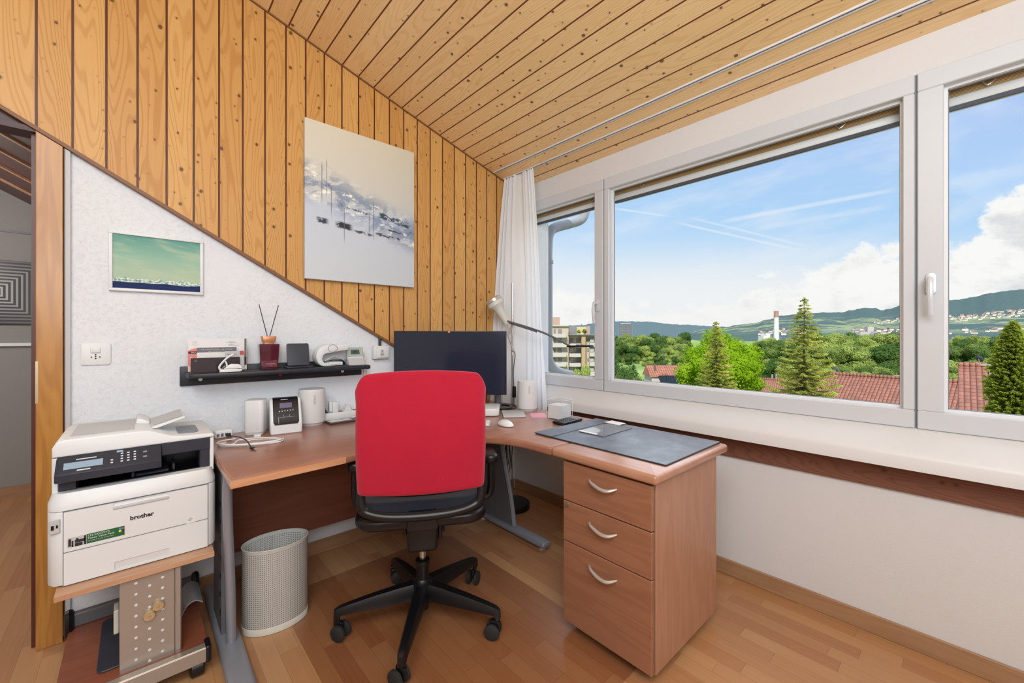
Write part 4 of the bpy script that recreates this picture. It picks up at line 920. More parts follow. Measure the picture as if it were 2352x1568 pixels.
b = MB(); b.prism([(.026, .014), (.088, .016), (.086, .026), (.076, .034), (.046, .036), (.034, .030)], -.010, .010, 'y', .004, 2); b.box(.056, .086, -.0115, -.0095, .016, .024, .002, 1); b.build('magazine', M['pwhite'], t)
b = MB(); p_ = smooth_path([(.006, 0, .010), (.002, 0, .024), (.014, 0, .044), (.034, 0, .066), (.056, 0, .080)], 5)
b.tube(p_, .0042, 8); b.tube(smooth_path([(.010, 0, .010), (.028, 0, .018), (.030, 0, .034), (.024, 0, .050)], 5), .0035, 8); b.prism([(.006, .012), (.022, .014), (.024, .030)], -.006, .006, 'y'); b.build('lever', M['pwhite'], t)
b = MB(); b.prism([(.008, .014), (.020, .016), (.023, .027)], -.0072, -.0058, 'y'); b.build('spring', M['ink'], t, smooth=0)

t = thing('reed_diffuser', 'wine red glass diffuser bottle with copper cap and two black sticks', 'diffuser', (.478, 2.316, SZ), math.radians(-4))
tb = bmesh.new()
def ring(tb, h, z): return [tb.verts.new((x, y, z)) for x, y in rrect(-h, h, -h, h, .004, 3)]
def loft(tb, rr):
    for p, q in zip(rr, rr[1:]):
        for i in range(len(p)): tb.faces.new((p[i], p[(i+1) % len(p)], q[(i+1) % len(p)], q[i]))
    tb.faces.new(rr[0][::-1]); tb.faces.new(rr[-1]); bmesh.ops.recalc_face_normals(tb, faces=tb.faces[:])
loft(tb, [ring(tb, .0345, 0), ring(tb, .036, .003), ring(tb, .0425, .118), ring(tb, .0425, .123), ring(tb, .04, .125)]); b = MB(); b._merge(tb); b.build('bottle', M['wine'], t, smooth=40)
b = MB(); b.prism([(-.027, .010), (.031, .010), (.037, .117), (-.028, .117)], -.0405, -.036, 'y', M=Matrix.Rotation(math.radians(-2.9), 4, 'X')); b.build('front_glass', M['wine_front'], t, smooth=0)
text_mesh('print', 'LOCHERBER', .0055, M['ltext'], t, (.004, -.0412, .026), ext=.0001, space=1.4); text_mesh('print', 'MILANO', .0028, M['ltext'], t, (.004, -.0412, .020), ext=.0001, space=1.3)
tb = bmesh.new(); loft(tb, [ring(tb, .022, .125), ring(tb, .022, .132), ring(tb, .026, .133), ring(tb, .031, .160), ring(tb, .030, .162)]); b = MB(); b._merge(tb); b.build('cap', M['copper'], t, smooth=40)
for x in (-.040, .044):
    b = MB(); b.cyl((x*.12, 0, .160), (x, .004, .318 if x < 0 else .316), .0018, n=8); b.build('stick', M['ink'], t)

t = thing('tablet_stand', 'black tilted charging stand with square back plate on the shelf', 'stand', (.616, 2.315, SZ), math.radians(-3))
b = MB(); b.prism(rrect(-.066, .066, -.035, .04, .012), 0, .008, 'z', .003, 2); b.build('base', M['black_matte'], t)
b = MB(); b.prism(rrect(-.052, .052, 0, .116, .008), -.005, .005, 'y', .002, 2, M=Matrix.Translation((0, .008, .010)) @ Matrix.Rotation(math.radians(-12), 4, 'X')); b.build('back_plate', pm('slate_plate', (58, 61, 70), .55), t)
t = thing('wireless_charger', 'white curved charging stand with round pad on the shelf', 'charger', (.690, 2.33, SZ), math.radians(2))
b = MB(); outer = smooth_path([(.140, .004), (.050, .001), (.020, .012), (.004, .045), (.010, .080), (.034, .106), (.070, .116), (.168, .118)], 6); inner = smooth_path([(.166, .084), (.120, .080), (.085, .072), (.058, .070), (.040, .058), (.036, .036), (.048, .020), (.072, .016), (.140, .016)], 6)
b.prism([(p[0], p[1]) for p in outer]+[(.175, .108), (.175, .092)]+[(p[0], p[1]) for p in inner], -.034, .034, 'y', .005, 2); b.build('body', M['pwhite'], t, smooth=40)
def yfront(r0, r1, cx, cz, name, mat):
    b = MB(); tb = bmesh.new(); n = 36
    a = [tb.verts.new((cx+r0*math.cos(2*PI*k/n), -.0352, cz+r0*.82*math.sin(2*PI*k/n))) for k in range(n)]; c = [tb.verts.new((cx+r1*math.cos(2*PI*k/n), -.0352, cz+r1*.82*math.sin(2*PI*k/n))) for k in range(n)]
    for k in range(n): tb.faces.new((a[k], a[(k+1) % n], c[(k+1) % n], c[k]))
    b._merge(tb); return b.build(name, mat, t, smooth=0)
yfront(.0225, .0245, .088, .096, 'pad_ring', M['alu_dark']); yfront(.0, .0105, .150, .104, 'small_pad', M['paper']); yfront(.0, .0018, .150, .104, 'contact', M['ink'])
b = MB(); b.box(.072, .142, -.034, .034, .004, .022, .002, 1); b.box(.084, .128, -.0346, -.034, .012, .0135); b.build('foot', M['pwhite'], t)
t = thing('table_thermostat', 'small white weather display with green screen at the shelf end', 'display', (.915, 2.325, SZ), math.radians(-4))
Mt = Matrix.Translation((0, -.005, 0)) @ Matrix.Rotation(math.radians(-16), 4, 'X')
b = MB(); b.box(-.046, .046, 0, .016, .002, .104, .004, 2, M=Mt); b.prism([(-.02, .0), (.05, .0), (.028, .075)], -.044, .044, 'x', .002, 1); b.build('case', M['pgrey'], t)
b = MB(); b.box(-.044, .044, -.001, .001, .048, .100, .001, 1, M=Mt); b.build('upper_panel', M['lcd_g'], t)
b = MB(); b.box(-.024, .024, -.0022, 0, .060, .088, M=Mt); b.build('screen', M['lcd_d'], t, smooth=0)
b = MB(); b.box(-.042, .042, -.001, .001, .010, .046, .001, 1, M=Mt); b.build('lower_panel', M['pwhite'], t)
b = MB(); b.box(-.012, -.002, -.0028, -.002, .070, .078, M=Mt); b.box(.0, .008, -.0028, -.002, .070, .078, M=Mt); b.box(-.036, -.026, -.0016, -.0008, .016, .018, M=Mt); b.box(-.038, -.034, -.0016, -.0008, .047, .051, M=Mt); b.build('print', M['ink'], t, smooth=0)
t = thing('charger_cable', 'white cable arching along the shelf behind the curved charger', 'cable', (.80, 2.36, SZ))
b = MB(); b.tube(smooth_path([(-.05, -.02, .026), (-.02, -.012, .042), (.01, .0, .050), (.05, .01, .035), (.08, .012, .012)], 5), .0022, 6); b.build('cable', M['pwhite'], t)
t = thing('shelf_cable', 'thin black cables lying along the back of the shelf', 'cable', (.74, 2.37, SZ))
b = MB()
for k in range(3): b.tube(smooth_path([(-.02, -.004*k, .004), (.06, -.002*k, .018+.006*k), (.13, .003, .016+.005*k), (.20, 0, .010)], 5), .002, 6)
b.build('cable', M['ink'], t)
t = thing('hanging_wire', 'thin wires hanging from the right end of the shelf', 'wire', (.976, 2.36, SZ-.015))
b = MB(); b.tube([(-.001, .0, .0), (-.003, .005, -.045), (-.004, .01, -.10)], .0012, 5); b.tube([(.012, 0, .012), (.016, .005, -.03), (.012, .01, -.10)], .0011, 5); b.build('wire', M['alu'], t)

# ================================================================== ON THE DESK, LEFT
DZ = .732
t = thing('usb_hub', 'small white multi-port charging hub on the desk beside the printer', 'hub', (.290, 2.290, DZ), math.radians(6))
b = MB(); b.box(-.034, .034, -.020, .03, 0, .036, .007, 3); b.build('case', M['pwhite'], t)
b = MB()
for x in (-.024, -.008, .008): b.box(x-.005, x+.005, -.021, -.0195, .008, .022)
b.build('port', M['alu_dark'], t, smooth=0)
b = MB(); b.box(.006, .024, -.030, -.019, .006, .020, .002, 1); b.build('plug', M['ink'], t)
t = thing('white_cable', 'coiled white charging cable lying in front of the hub', 'cable', (.365, 2.085, DZ+.003))
def coil(rx, ry, a0, a1, z, n, ph=0): return [(rx*math.cos(a0+(a1-a0)*k/n), ry*math.sin(a0+(a1-a0)*k/n), z+.002*math.sin(5*k/n+ph)) for k in range(n+1)]
b = MB(); rot_ = Matrix.Rotation(math.radians(-26), 4, 'Z')
b.tube(coil(.122, .060, 2.6, 2.6+5.6, .0, 50), .0026, 6, M=rot_); b.tube(coil(.116, .066, 3.4, 3.4+5.0, .005, 50, 1), .0026, 6, M=rot_); b.tube(coil(.126, .054, 2.2, 2.2+4.0, .009, 40, 2), .0026, 6, M=rot_)
b.tube(smooth_path([(-.120, .04, .01), (-.07, .0, .004), (-.04, .03, .012), (.0, .02, .004)], 5), .0026, 6); b.build('coil', M['pwhite'], t)
b = MB(); b.box(-.014, .014, -.006, .006, 0, .012, .002, 1, M=Matrix.Translation((.040, .090, .0)) @ Matrix.Rotation(math.radians(-20), 4, 'Z')); b.build('plug', M['pwhite'], t)
t = thing('black_cable', 'short black cable with a connector draped over the white coil', 'cable', (.340, 2.08, DZ+.002))
b = MB(); b.tube(smooth_path([(-.036, .170, .010), (-.014, .11, .014), (.0, .04, .016), (.004, -.03, .016), (.006, -.085, .005)], 6), .0022, 6); b.build('cable', M['ink'], t)
b = MB(); b.box(-.006, .006, -.018, .012, 0, .008, .002, 1, M=Matrix.Translation((.008, -.115, 0)) @ Matrix.Rotation(math.radians(15), 4, 'Z')); cn = b.build('connector', M['ink'], t)
b = MB(); b.box(-.004, .004, -.028, -.017, .002, .0065, M=Matrix.Translation((.008, -.115, 0)) @ Matrix.Rotation(math.radians(15), 4, 'Z')); b.build('tip', M['satin'], cn)
t = thing('wifi_router', 'white tower shaped router standing on the desk', 'router', (.417, 2.272, DZ), math.radians(-28))
b = MB(); b.prism(rrect(-.0405, .0405, -.0405, .0405, .017, 6), .012, .163, 'z', .003, 2); b.build('case', M['pwhite'], t)
b = MB(); b.prism(rrect(-.0385, .0385, -.0385, .0385, .016, 6), 0, .012, 'z', .002, 1); b.build('base', M['pgrey'], t)
b = MB()
for k in range(22): b.box(-.0412, -.0402, -.022, .022, .03+.0055*k, .0325+.0055*k)
b.build('vent', M['pgrey'], t, smooth=0)
b = MB(); b.cyl((.016, -.0403, .028), (.016, -.0410, .028), .0016, n=8); b.build('indicator', M['grey_print'], t)
t = thing('label_printer', 'white label printer with dark sloping front between router and speaker', 'label printer', (.523, 2.168, DZ), math.radians(-9))
prof = smooth_path([(.004, .046), (.040, .112), (.068, .150), (.095, .160), (.13, .155), (.165, .12)], 5)
pp = [(.0, .004), (.0, .044)]+[(p[0], p[1]) for p in prof]+[(.170, .0), (.004, 0)]
b = MB(); b.prism(pp, -.067, .067, 'x', .007, 3); b.build('body', M['pwhite'], t, smooth=40)
fr_ = [(-.0012+.0, .046)]+[(p[0]-.0016, p[1]+.0012) for p in prof[1:19]]
b = MB(); tb = bmesh.new()
L = [tb.verts.new((-.054+(.006 if k in (0, len(fr_)-1) else 0), p[0]-.0010, p[1])) for k, p in enumerate(fr_)]; R_ = [tb.verts.new((.054-(.006 if k in (0, len(fr_)-1) else 0), p[0]-.0010, p[1])) for k, p in enumerate(fr_)]
for k in range(len(fr_)-1): tb.faces.new((L[k], R_[k], R_[k+1], L[k+1]))
b._merge(tb); b.build('front_window', pm('dark_gloss', (20, 22, 30), .35), t, smooth=60)
def lp(x, k, up=.0022):   # point on the curved front, k = 0 bottom .. 1 top (arc length)
    ls = [(Vector(fr_[m+1])-Vector(fr_[m])).length for m in range(len(fr_)-1)]; s = k*sum(ls); i = 0
    while i < len(ls)-1 and s > ls[i]: s -= ls[i]; i += 1
    q = s/ls[i]; p0, p1 = Vector(fr_[i]), Vector(fr_[i+1]); p = p0.lerp(p1, q); n = Vector((-(p1-p0).y, (p1-p0).x)).normalized()
    return (x, p.x-.0010+n.x*up, p.y+n.y*up)
def lpatch(name, x0, x1, k0, k1, mat):
    b = MB(); b.quad(lp(x0, k0), lp(x1, k0), lp(x1, k1), lp(x0, k1)); b.build(name, mat, t, smooth=0)
lpatch('display', -.026, .026, .47, .62, M['lcd_v'])
for k in range(6): lpatch('button', -.030+.0115*k, -.026+.0115*k, .36+.004*k, .39+.004*k, M['ltext'])
lpatch('guide', -.034, .036, .20, .212, M['grey_print']); lpatch('guide', -.034, -.031, .03, .205, M['grey_print']); lpatch('guide', -.012, -.010, .20, .28, M['grey_print']); lpatch('guide', .014, .016, .20, .28, M['grey_print']); lpatch('print', -.020, .010, .72, .74, M['ltext'])
def speaker(label, x, y, rz, h, r, mat):
    t = thing('speaker', label, 'speaker', (x, y, DZ), rz, 'white speakers')
    b = MB(); b.lathe([(0, 0), (r*.86, 0), (r*.90, .010), (r*.90, .012)], 48, sy=1.04); b.build('foot', M['pgrey'], t)
    b = MB(); b.lathe([(r*.90, .012), (r*.985, .014), (r, .020), (r, h-.010), (r*.985, h-.004), (r*.96, h), (0, h-.001)], 64, sy=1.04); b.build('grille', mat, t, smooth=50)
    text_mesh('logo', 'SONOS', .0125, M['grey_print'], t, (.004, -r*1.04-.0006, h*.86), rot=(PI/2, PI/2, 0), ext=.0003, align='LEFT', space=1.25)
    return t
def grille_mat():
    m, nt, out = newmat('speaker_grille'); x, y, z = xyz(nt, opos(nt))
    a = mth(nt, 'MULTIPLY', mth(nt, 'ARCTAN2', y, x), 90.0); q = mth(nt, 'MULTIPLY', z, 1300.0)
    s = mth(nt, 'MULTIPLY', mth(nt, 'SINE', mth(nt, 'ADD', a, q)), mth(nt, 'SINE', mth(nt, 'SUBTRACT', a, q)))
    princ(nt, out, Base_Color=mixc(nt, sstep(nt, s, .1, .8, 0, .35), lin((224, 222, 220)), lin((168, 166, 164))), Roughness=.55); return m
M['grille'] = grille_mat()
speaker('white round speaker standing between label printer and power strip', .680, 2.322, math.radians(-12), .186, .0645, M['grille'])
t = thing('power_strip', 'white power strip with red switches lying along the wall behind the desk', 'power strip', (.72, 2.352, DZ))
b = MB(); b.box(0, .50, -.022, .024, 0, .042, .003, 2); b.build('housing', M['pwhite'], t)
for x in (.105, .185, .27, .35):
    b = MB(); b.box(x, x+.022, -.012, .0, .0415, .0455, .001, 1); b.build('switch', pm('red_rocker', (196, 66, 44), .4), t)
t = thing('power_adapter', 'white plug-in charger block standing in the power strip', 'adapter', (.808, 2.352, DZ+.042))
b = MB(); b.box(-.016, .016, -.016, .018, .0, .058, .004, 2); b.box(-.030, -.014, -.004, .02, .004, .060, .004, 2); b.build('block', M['pwhite'], t)
b = MB(); b.tube(smooth_path([(-.006, .0, .056), (-.005, 0, .076), (-.016, 0, .088), (-.040, .006, .080), (-.056, .01, .040), (-.066, .012, .008)], 5), .0016, 6); b.build('cable', M['pwhite'], t)
t = thing('mains_plug', 'white mains plug with looping cable in the power strip', 'plug', (.878, 2.352, DZ+.042))
b = MB(); b.prism([(-.022, 0), (.022, 0), (.006, .034), (-.006, .034)], -.012, .012, 'y', .003, 1); b.build('plug', M['pwhite'], t)
b = MB(); b.tube(smooth_path([(-.004, 0, .032), (-.016, 0, .040), (-.034, 0, .022), (-.046, .006, .004)], 5), .0022, 6); b.tube(smooth_path([(.004, 0, .03), (.02, 0, .02), (.03, .004, .002)], 4), .0018, 6); b.build('cable', M['pwhite'], t)
t = thing('black_plug', 'black plug half hidden behind the speaker', 'plug', (.752, 2.358, DZ+.042))
b = MB(); b.prism([(-.016, 0), (.02, 0), (.006, .024), (.0, .046), (-.008, .052), (-.016, .03)], -.012, .012, 'y', .004, 2); b.build('plug', M['ink'], t)
t = thing('pen_tray', 'flat dark brown tray with papers beside the white speaker', 'tray', (.742, 2.222, DZ), math.radians(1))
b = MB(); b.box(0, .30, 0, .085, 0, .010, .002, 1); b.build('tray', pm('tray_brown', (74, 62, 60), .35), t)
t = thing('paper_slip', 'wider white slip of paper lying on the dark tray', 'paper', (.750, 2.238, DZ+.0105), math.radians(4))
b = MB(); b.box(0, .068, 0, .050, 0, .001); b.build('slip', M['paper'], t, smooth=0)
t = thing('paper_slip', 'narrow white slip of paper beside the wider one on the dark tray', 'paper', (.822, 2.242, DZ+.0105), math.radians(3))
b = MB(); b.box(0, .040, 0, .046, 0, .001); b.build('slip', M['paper'], t, smooth=0)
t = thing('pen', 'white pen lying at the back of the dark tray', 'pen', (.872, 2.285, DZ+.0135))
b = MB(); b.cyl((0, 0, 0), (.08, .008, 0), .004, n=10); b.build('barrel', M['pwhite'], t)
b = MB(); b.cyl((.08, .008, 0), (.092, .009, 0), .003, .001, n=10); b.build('tip', M['ink'], t)

# ================================================================== ON THE DESK, MIDDLE AND RIGHT
FA = math.atan2(FW.y, FW.x)-PI/2            # heading with local +y pointing away from the viewer
t = thing('monitor', 'large black computer monitor behind the red chair', 'monitor', (1.356, 2.037, 0), FA)
b = MB(); b.box(-.330, .330, 0, .022, .849, 1.2235, .003, 2); b.build('case', M['black'], t)
b = MB(); b.box(-.326, .326, -.0012, .001, .856, 1.2195); b.build('screen', M['screen'], t, smooth=0)
b = MB(); b.box(-.20, .24, .02, .05, .93, 1.15, .012, 2); b.build('rear_cover', M['black'], t)
t = thing('sticky_tab', 'small pink tab stuck on the top edge of the monitor', 'tab', tuple(Vector((1.356, 2.037, 1.2235))+RT*(-.007)-FW*.001), FA)
b = MB(); b.box(-.006, .006, -.0018, -.0008, -.010, .0012); b.box(-.006, .006, -.0018, .012, .0002, .0012); b.build('tab', pm('pink_tab', (222, 110, 130), .5), t)
t = thing('monitor_stand', 'grey monitor arm on a flat black ring base', 'monitor stand', (1.742, 2.040, DZ), FA)
b = MB(); b.lathe([(.060, 0), (.106, 0), (.108, .004), (.104, .010), (.064, .010), (.060, .006), (.060, 0)], 56); b.build('ring', M['black'], t)
b = MB(); b.box(-.028, .012, -.085, -.045, .004, .012); b.cyl((-.012, -.064, .008), (-.012, -.064, .30), .021, n=24); b.build('column', M['alu_dark'], t)
b = MB(); b.box(-.30, -.006, -.085, -.045, .255, .30, .006, 2); b.box(-.34, -.26, -.205, -.05, .25, .31, .006, 2); b.build('arm', M['alu_dark'], t)
b = MB(); b.cyl((-.012, -.0855, .105), (-.012, -.0835, .105), .011, n=20); b.build('cable_hole', M['alu'], t)
t = thing('mini_computer', 'small silver square computer with black port on the desk under the monitor', 'computer', (1.527, 1.945, DZ), FA)
b = MB(); b.prism(rrect(-.0985, .0985, -.0985, .0985, .03, 7), .003, .044, 'z', .004, 3); b.build('case', M['pwhite'], t)
b = MB(); b.prism(rrect(-.08, .08, -.08, .08, .03, 5), 0, .003, 'z'); b.build('foot', M['ink'], t)
b = MB(); b.prism(rrect(-.030, .004, -.014, .014, .012), .0441, .0446, 'z'); b.build('logo', M['ink'], t, smooth=0)
t = thing('trackpad', 'silver white flat trackpad right of the small computer', 'trackpad', (1.638, 1.798, DZ), math.radians(-38))
b = MB(); b.prism(rrect(-.064, .064, -.095, .10, .008), .001, .010, 'z', .002, 2); b.build('pad', M['pgrey'], t)
t = thing('keyboard', 'white low keyboard mostly hidden by the red chair', 'keyboard', tuple(Vector((1.332, 1.640, DZ))-RT*.21+FW*.060), FA)
b = MB(); b.prism(rrect(-.21, .21, -.060, .060, .008), .001, .008, 'z', .002, 2); b.build('case', M['pgrey'], t)
for r in range(5):
    for k in range(20):
        if k < 14: continue
        b = MB(); x = -.204+.0205*k; y = -.054+.0218*r; b.box(x, x+.0175, y, y+.0185, .0075, .0105, .001, 1); b.build('key', M['pwhite'], t)
t = thing('computer_mouse', 'white low domed mouse on the desk', 'mouse', (1.408, 1.606, DZ), math.radians(-4))
tb = bmesh.new(); bmesh.ops.create_uvsphere(tb, u_segments=28, v_segments=14, radius=1)
for v in tb.verts:
    v.co = Vector((v.co.x*.029*(1-.08*v.co.y), v.co.y*.057, max(v.co.z, -.12)*.026*(1-.35*abs(v.co.y)**3)+.005))
b = MB(); b._merge(tb); b.build('shell', M['pwhite'], t, smooth=180)
speaker('white round speaker standing in front of the sheer curtain', 1.806, 1.850, math.radians(-42), .183, .063, M['grille'])
t = thing('pink_card', 'pink and grey card lying on the desk in front of the curtain speaker', 'card', (1.735, 1.690, DZ), math.radians(-40))
b = MB(); b.prism(rrect(-.045, .045, -.075, .06, .008), 0, .0015, 'z'); b.build('card', M['pink'], t, smooth=0)
NR = math.radians(7)
t = thing('note_box', 'clear acrylic note box holding a block of white paper', 'note box', (1.762, 1.548, DZ), NR)
h = .052; b = MB()
for (x0, x1, y0, y1) in ((-h, h, -h, -h+.003), (-h, h, h-.003, h), (-h, -h+.003, -h+.003, h-.003), (h-.003, h, -h+.003, h-.003)): b.box(x0, x1, y0, y1, .003, .106)
b.box(-h, h, -h, h, 0, .003); bx_ = b.build('box', M['acrylic'], t, smooth=0)
b = MB()
for sx in (-h, h):
    for sy in (-h, h): b.cyl((sx, sy, .0), (sx, sy, .106), .0010, n=6)
    b.cyl((sx, -h, .106), (sx, h, .106), .0010, n=6); b.cyl((-h, sx, .106), (h, sx, .106), .0010, n=6)
b.build('edge_trim', pm('bright_acrylic_edge', (226, 230, 233), .2), bx_)
t = thing('paper_block', 'block of white note paper inside the clear acrylic box', 'paper', (1.762, 1.548, DZ+.0035), NR)
b = MB(); b.box(-.046, .046, -.046, .046, 0, .074); b.build('block', M['paper'], t, smooth=0)
t = thing('calculator', 'black pocket calculator lying behind the grey desk pad', 'calculator', (1.705, 1.440, DZ), math.radians(4))
b = MB(); b.prism(rrect(-.085, .085, -.040, .040, .008), .002, .016, 'z', .003, 2); b.build('case', M['black'], t)
b = MB(); b.box(.040, .078, -.03, .03, .016, .0168); b.build('display', M['lcd_d'], t, smooth=0)
for i in range(6):
    for j in range(5):
        b = MB(); x, y = -.074+.0185*i, -.031+.0132*j; b.box(x, x+.013, y, y+.009, .0158, .0185, .001, 1); b.build('key', pm('calculator_key', (70, 72, 78), .5) if (i, j) == (0, 0) else D.materials['calculator_key'], t)
t = thing('desk_pad', 'grey leather desk pad on the desk end above the drawer cabinet', 'desk pad', (0, 0, DZ))
b = MB(); b.prism(rrect(1.392, 1.872, .722, 1.375, .006, 3), .0, .005, 'z', .001, 1); b.build('backing', M['pad_edge'], t, smooth=0)
b = MB(); b.prism(rrect(1.394, 1.870, .724, 1.282, .006, 3), .0045, .0062, 'z'); b.build('leather', M['leather'], t, smooth=0)
b = MB(); b.prism([(1.391, 1.271), (1.873, 1.283), (1.873, 1.378), (1.390, 1.378)], .0050, .0095, 'z', .001, 1); b.build('flap', M['leather'], t, smooth=0)
t = thing('brochure', 'grey glossy brochure lying on the desk pad', 'brochure', (1.690, 1.186, DZ+.0065), 0)
b = MB(); b.prism([(-.130, -.078), (.122, -.070), (.134, .070), (-.122, .066)], .0, .004, 'z', .0005, 1); b.build('cover', M['brochure'], t, smooth=0)
b = MB(); b.box(-.131, -.112, -.035, .066, .0038, .0050); b.build('spine_strip', M['paper'], t, smooth=0)
text_mesh('print', 'DOSSIER', .009, M['ltext'], t, (.085, .02, .0044), rot=(0, 0, -PI/2), ext=.0001, space=1.2)
t = thing('white_card', 'white card sticking out from under the far edge of the brochure', 'card', (1.826, 1.235, DZ+.0095), math.radians(-4))
b = MB(); b.box(-.018, .045, -.045, .045, .0015, .003); b.build('card', M['paper'], t, smooth=0)
t = thing('cable_bundle', 'bundle of black cables hanging under the desk by the lamp pole', 'cables', (1.80, 2.04, .38))
b = MB()
for k in range(5): b.tube(smooth_path([(0, 0, .28), (.004*k-.01, .0, .20), (.018*math.cos(k*1.3), .018*math.sin(k*1.3), .10), (.02*math.cos(k*1.3+.4), .02*math.sin(k*1.3), .0), (.006*k-.012, 0, -.10), (.012*math.cos(k), .01, .0), (0, 0, .13)], 5), .003, 6)
b.build('cable', M['ink'], t)
# ================================================================== OUTSIDE
def gz(d): # ground height by viewing depth
    return -9-5.5*min(1, max(0, (d-30)/90))
bm = bmesh.new(); rows = []
DS = [5, 15, 30, 45, 60, 90, 120, 180, 260, 400, 600, 900, 1300, 2000, 3500, 6000]
for d in DS:
    rows.append([bm.verts.new(FW*d+RT*(d*k/6)+Vector((0, 0, gz(d)))) for k in range(-4, 19)])
for a, c in zip(rows, rows[1:]):
    for i in range(len(a)-1): bm.faces.new((a[i], a[i+1], c[i+1], c[i]))
m_ = MB(); m_.bm.free(); m_.bm = bm; struct(m_.build('ground', M['ground']))
def hill(name, tops, v0, d0, d1, mat, pw=.8, ns=14, jag=0):
    us = [p[0] for p in tops]
    def vt(u):
        for (a, b_), (c, e_) in zip(tops, tops[1:]):
            if a <= u <= c:
                k = (u-a)/(c-a); k = k*k*(3-2*k); return b_+(e_-b_)*k
        return tops[-1][1]
    bm = bmesh.new(); R2 = random.Random(3); g = []; n = int((us[-1]-us[0])/6)
    for i in range(n+1):
        u = us[0]+(us[-1]-us[0])*i/n; col = []; t_ = vt(u)
        for s in range(ns+1):
            q = s/ns; jj = (R2.uniform(-1, 1)*jag if s == ns else 0)
            col.append(bm.verts.new(at(u, v0+(t_+jj-v0)*q**pw, d0+(d1-d0)*q)))
        col.append(bm.verts.new(at(u, t_+12, d1*1.15)))
        g.append(col)
    for a, c in zip(g, g[1:]):
        for i in range(len(a)-1): bm.faces.new((a[i], c[i], c[i+1], a[i+1]))
    m_ = MB(); m_.bm.free(); m_.bm = bm; o = m_.build(name, mat, smooth=180); struct(o)
    return lambda u, q: at(u, v0+(vt(u)-v0)*q**pw, d0+(d1-d0)*q)
hill('hill', [(900, 752), (1240, 748), (1330, 747), (1368, 742), (1412, 738), (1480, 738), (1560, 745), (1640, 749), (1700, 754), (2200, 760)], 782, 2200, 4600, M['hill_far'], .8, 10, .8)
HN = hill('hill', [(1560, 772), (1620, 756), (1663, 751), (1700, 745), (1735, 741), (1760, 734), (1800, 724), (1850, 719), (1900, 717), (1935, 717), (1955, 712), (1985, 707), (2012, 707), (2024, 713), (2040, 709), (2075, 700), (2110, 696), (2170, 689), (2200, 688), (2235, 682), (2275, 673), (2310, 668), (2352, 664), (2450, 660), (2700, 640), (3200, 660)], 786, 950, 2900, M['hill_near'], .85, 18, .7)

def house_mesh(name, w, l, h, r):
    b = MB(); b.box(-w/2, w/2, -l/2, l/2, -3, h); b.mi = 1; b.prism([(-w/2-.4, h), (w/2+.4, h), (0, h+r)], -l/2-.4, l/2+.4, 'y'); return b
R3 = random.Random(11)
first = None
spots = []
for (u0, u1, q0, q1, n) in ((1745, 1800, .26, .42, 26), (1795, 1850, .2, .40, 16), (1850, 1960, .10, .16, 10), (1960, 2075, .14, .30, 52), (2010, 2075, .50, .60, 22), (2168, 2352, .42, .56, 110), (2170, 2352, .13, .22, 26)):
    for k in range(n): spots.append((R3.uniform(u0, u1), R3.uniform(q0, q1)))
hm = [pm('village_wall_%d' % i, c, .9) for i, c in enumerate(((236, 230, 222), (222, 208, 186)))]
rf = [pm('village_roof_%d' % i, c, .9) for i, c in enumerate(((140, 114, 102), (116, 106, 104)))]
protos = []
keep = []
for k, (u, q) in enumerate(spots):
    p = HN(u, q)
    if all((p-z).length > 19 for z in keep): keep.append(p)
for k, p in enumerate(keep):
    if k < 2:
        o = house_mesh('village_house', 11+3*k, 14, 6, 4).build('village_house', [hm[k], rf[k]], None, p, (0, 0, R3.uniform(0, 3)), smooth=0); protos.append(o)
    else:
        o = protos[k % 2].copy(); C.objects.link(o); o.location = p; o.rotation_euler = (0, 0, R3.uniform(0, 3)); s = R3.uniform(.55, 1.05); o.scale = (s, s, s)
    tag(o, 'tiny pale house among the village houses on the far hillside', 'house', 'village houses on the hillside')

def part_box(name, mat, root, u0, u1, v0, v1, d, dep, dz=0):
    """box facing the viewer, set out on a facade at depth d; local to root"""
    a, c = at(u0, v1, d), at(u1, v0, d)
    b = MB(); w = (u1-u0)/FOC*d; h = (v1-v0)/FOC*d
    b.box(0, w, 0, dep, 0, h)
    o = b.build(name, mat, root, smooth=0); o.location = Matrix.Rotation(-FA, 3, 'Z') @ (a-root.location); return o
# apartment building seen through the narrow window
DA = 120.0
t = thing('apartment_building', 'beige apartment block with white balconies seen through the narrow window', 'building', at(1270, 890, DA), FA)
part_box('wall', M['render'], t, 1225, 1306, 747, 900, DA, 14); part_box('wall', M['render'], t, 1306, 1338, 769, 900, DA+2, 14); part_box('wall', M['render_dk'], t, 1336, 1345, 769, 900, DA, 4); part_box('wall', M['render'], t, 1345, 1413, 770, 900, DA+1.5, 14); part_box('wall', M['render_pk'], t, 1232, 1286, 728, 748, DA+4, 6)
part_box('roof_edge', M['win_dark'], t, 1305, 1414, 767.5, 769.5, DA-.5, 12)
part_box('penthouse_glazing', M['win_dark'], t, 1307, 1325, 749, 768, DA+4, 5); part_box('penthouse', M['cream'], t, 1325, 1346, 750, 768, DA+4, 6); part_box('penthouse', M['render_pk'], t, 1346, 1355, 749, 768, DA+4.2, 6); part_box('roof_edge', M['balcony'], t, 1225, 1306, 746, 749, DA-.6, 3)
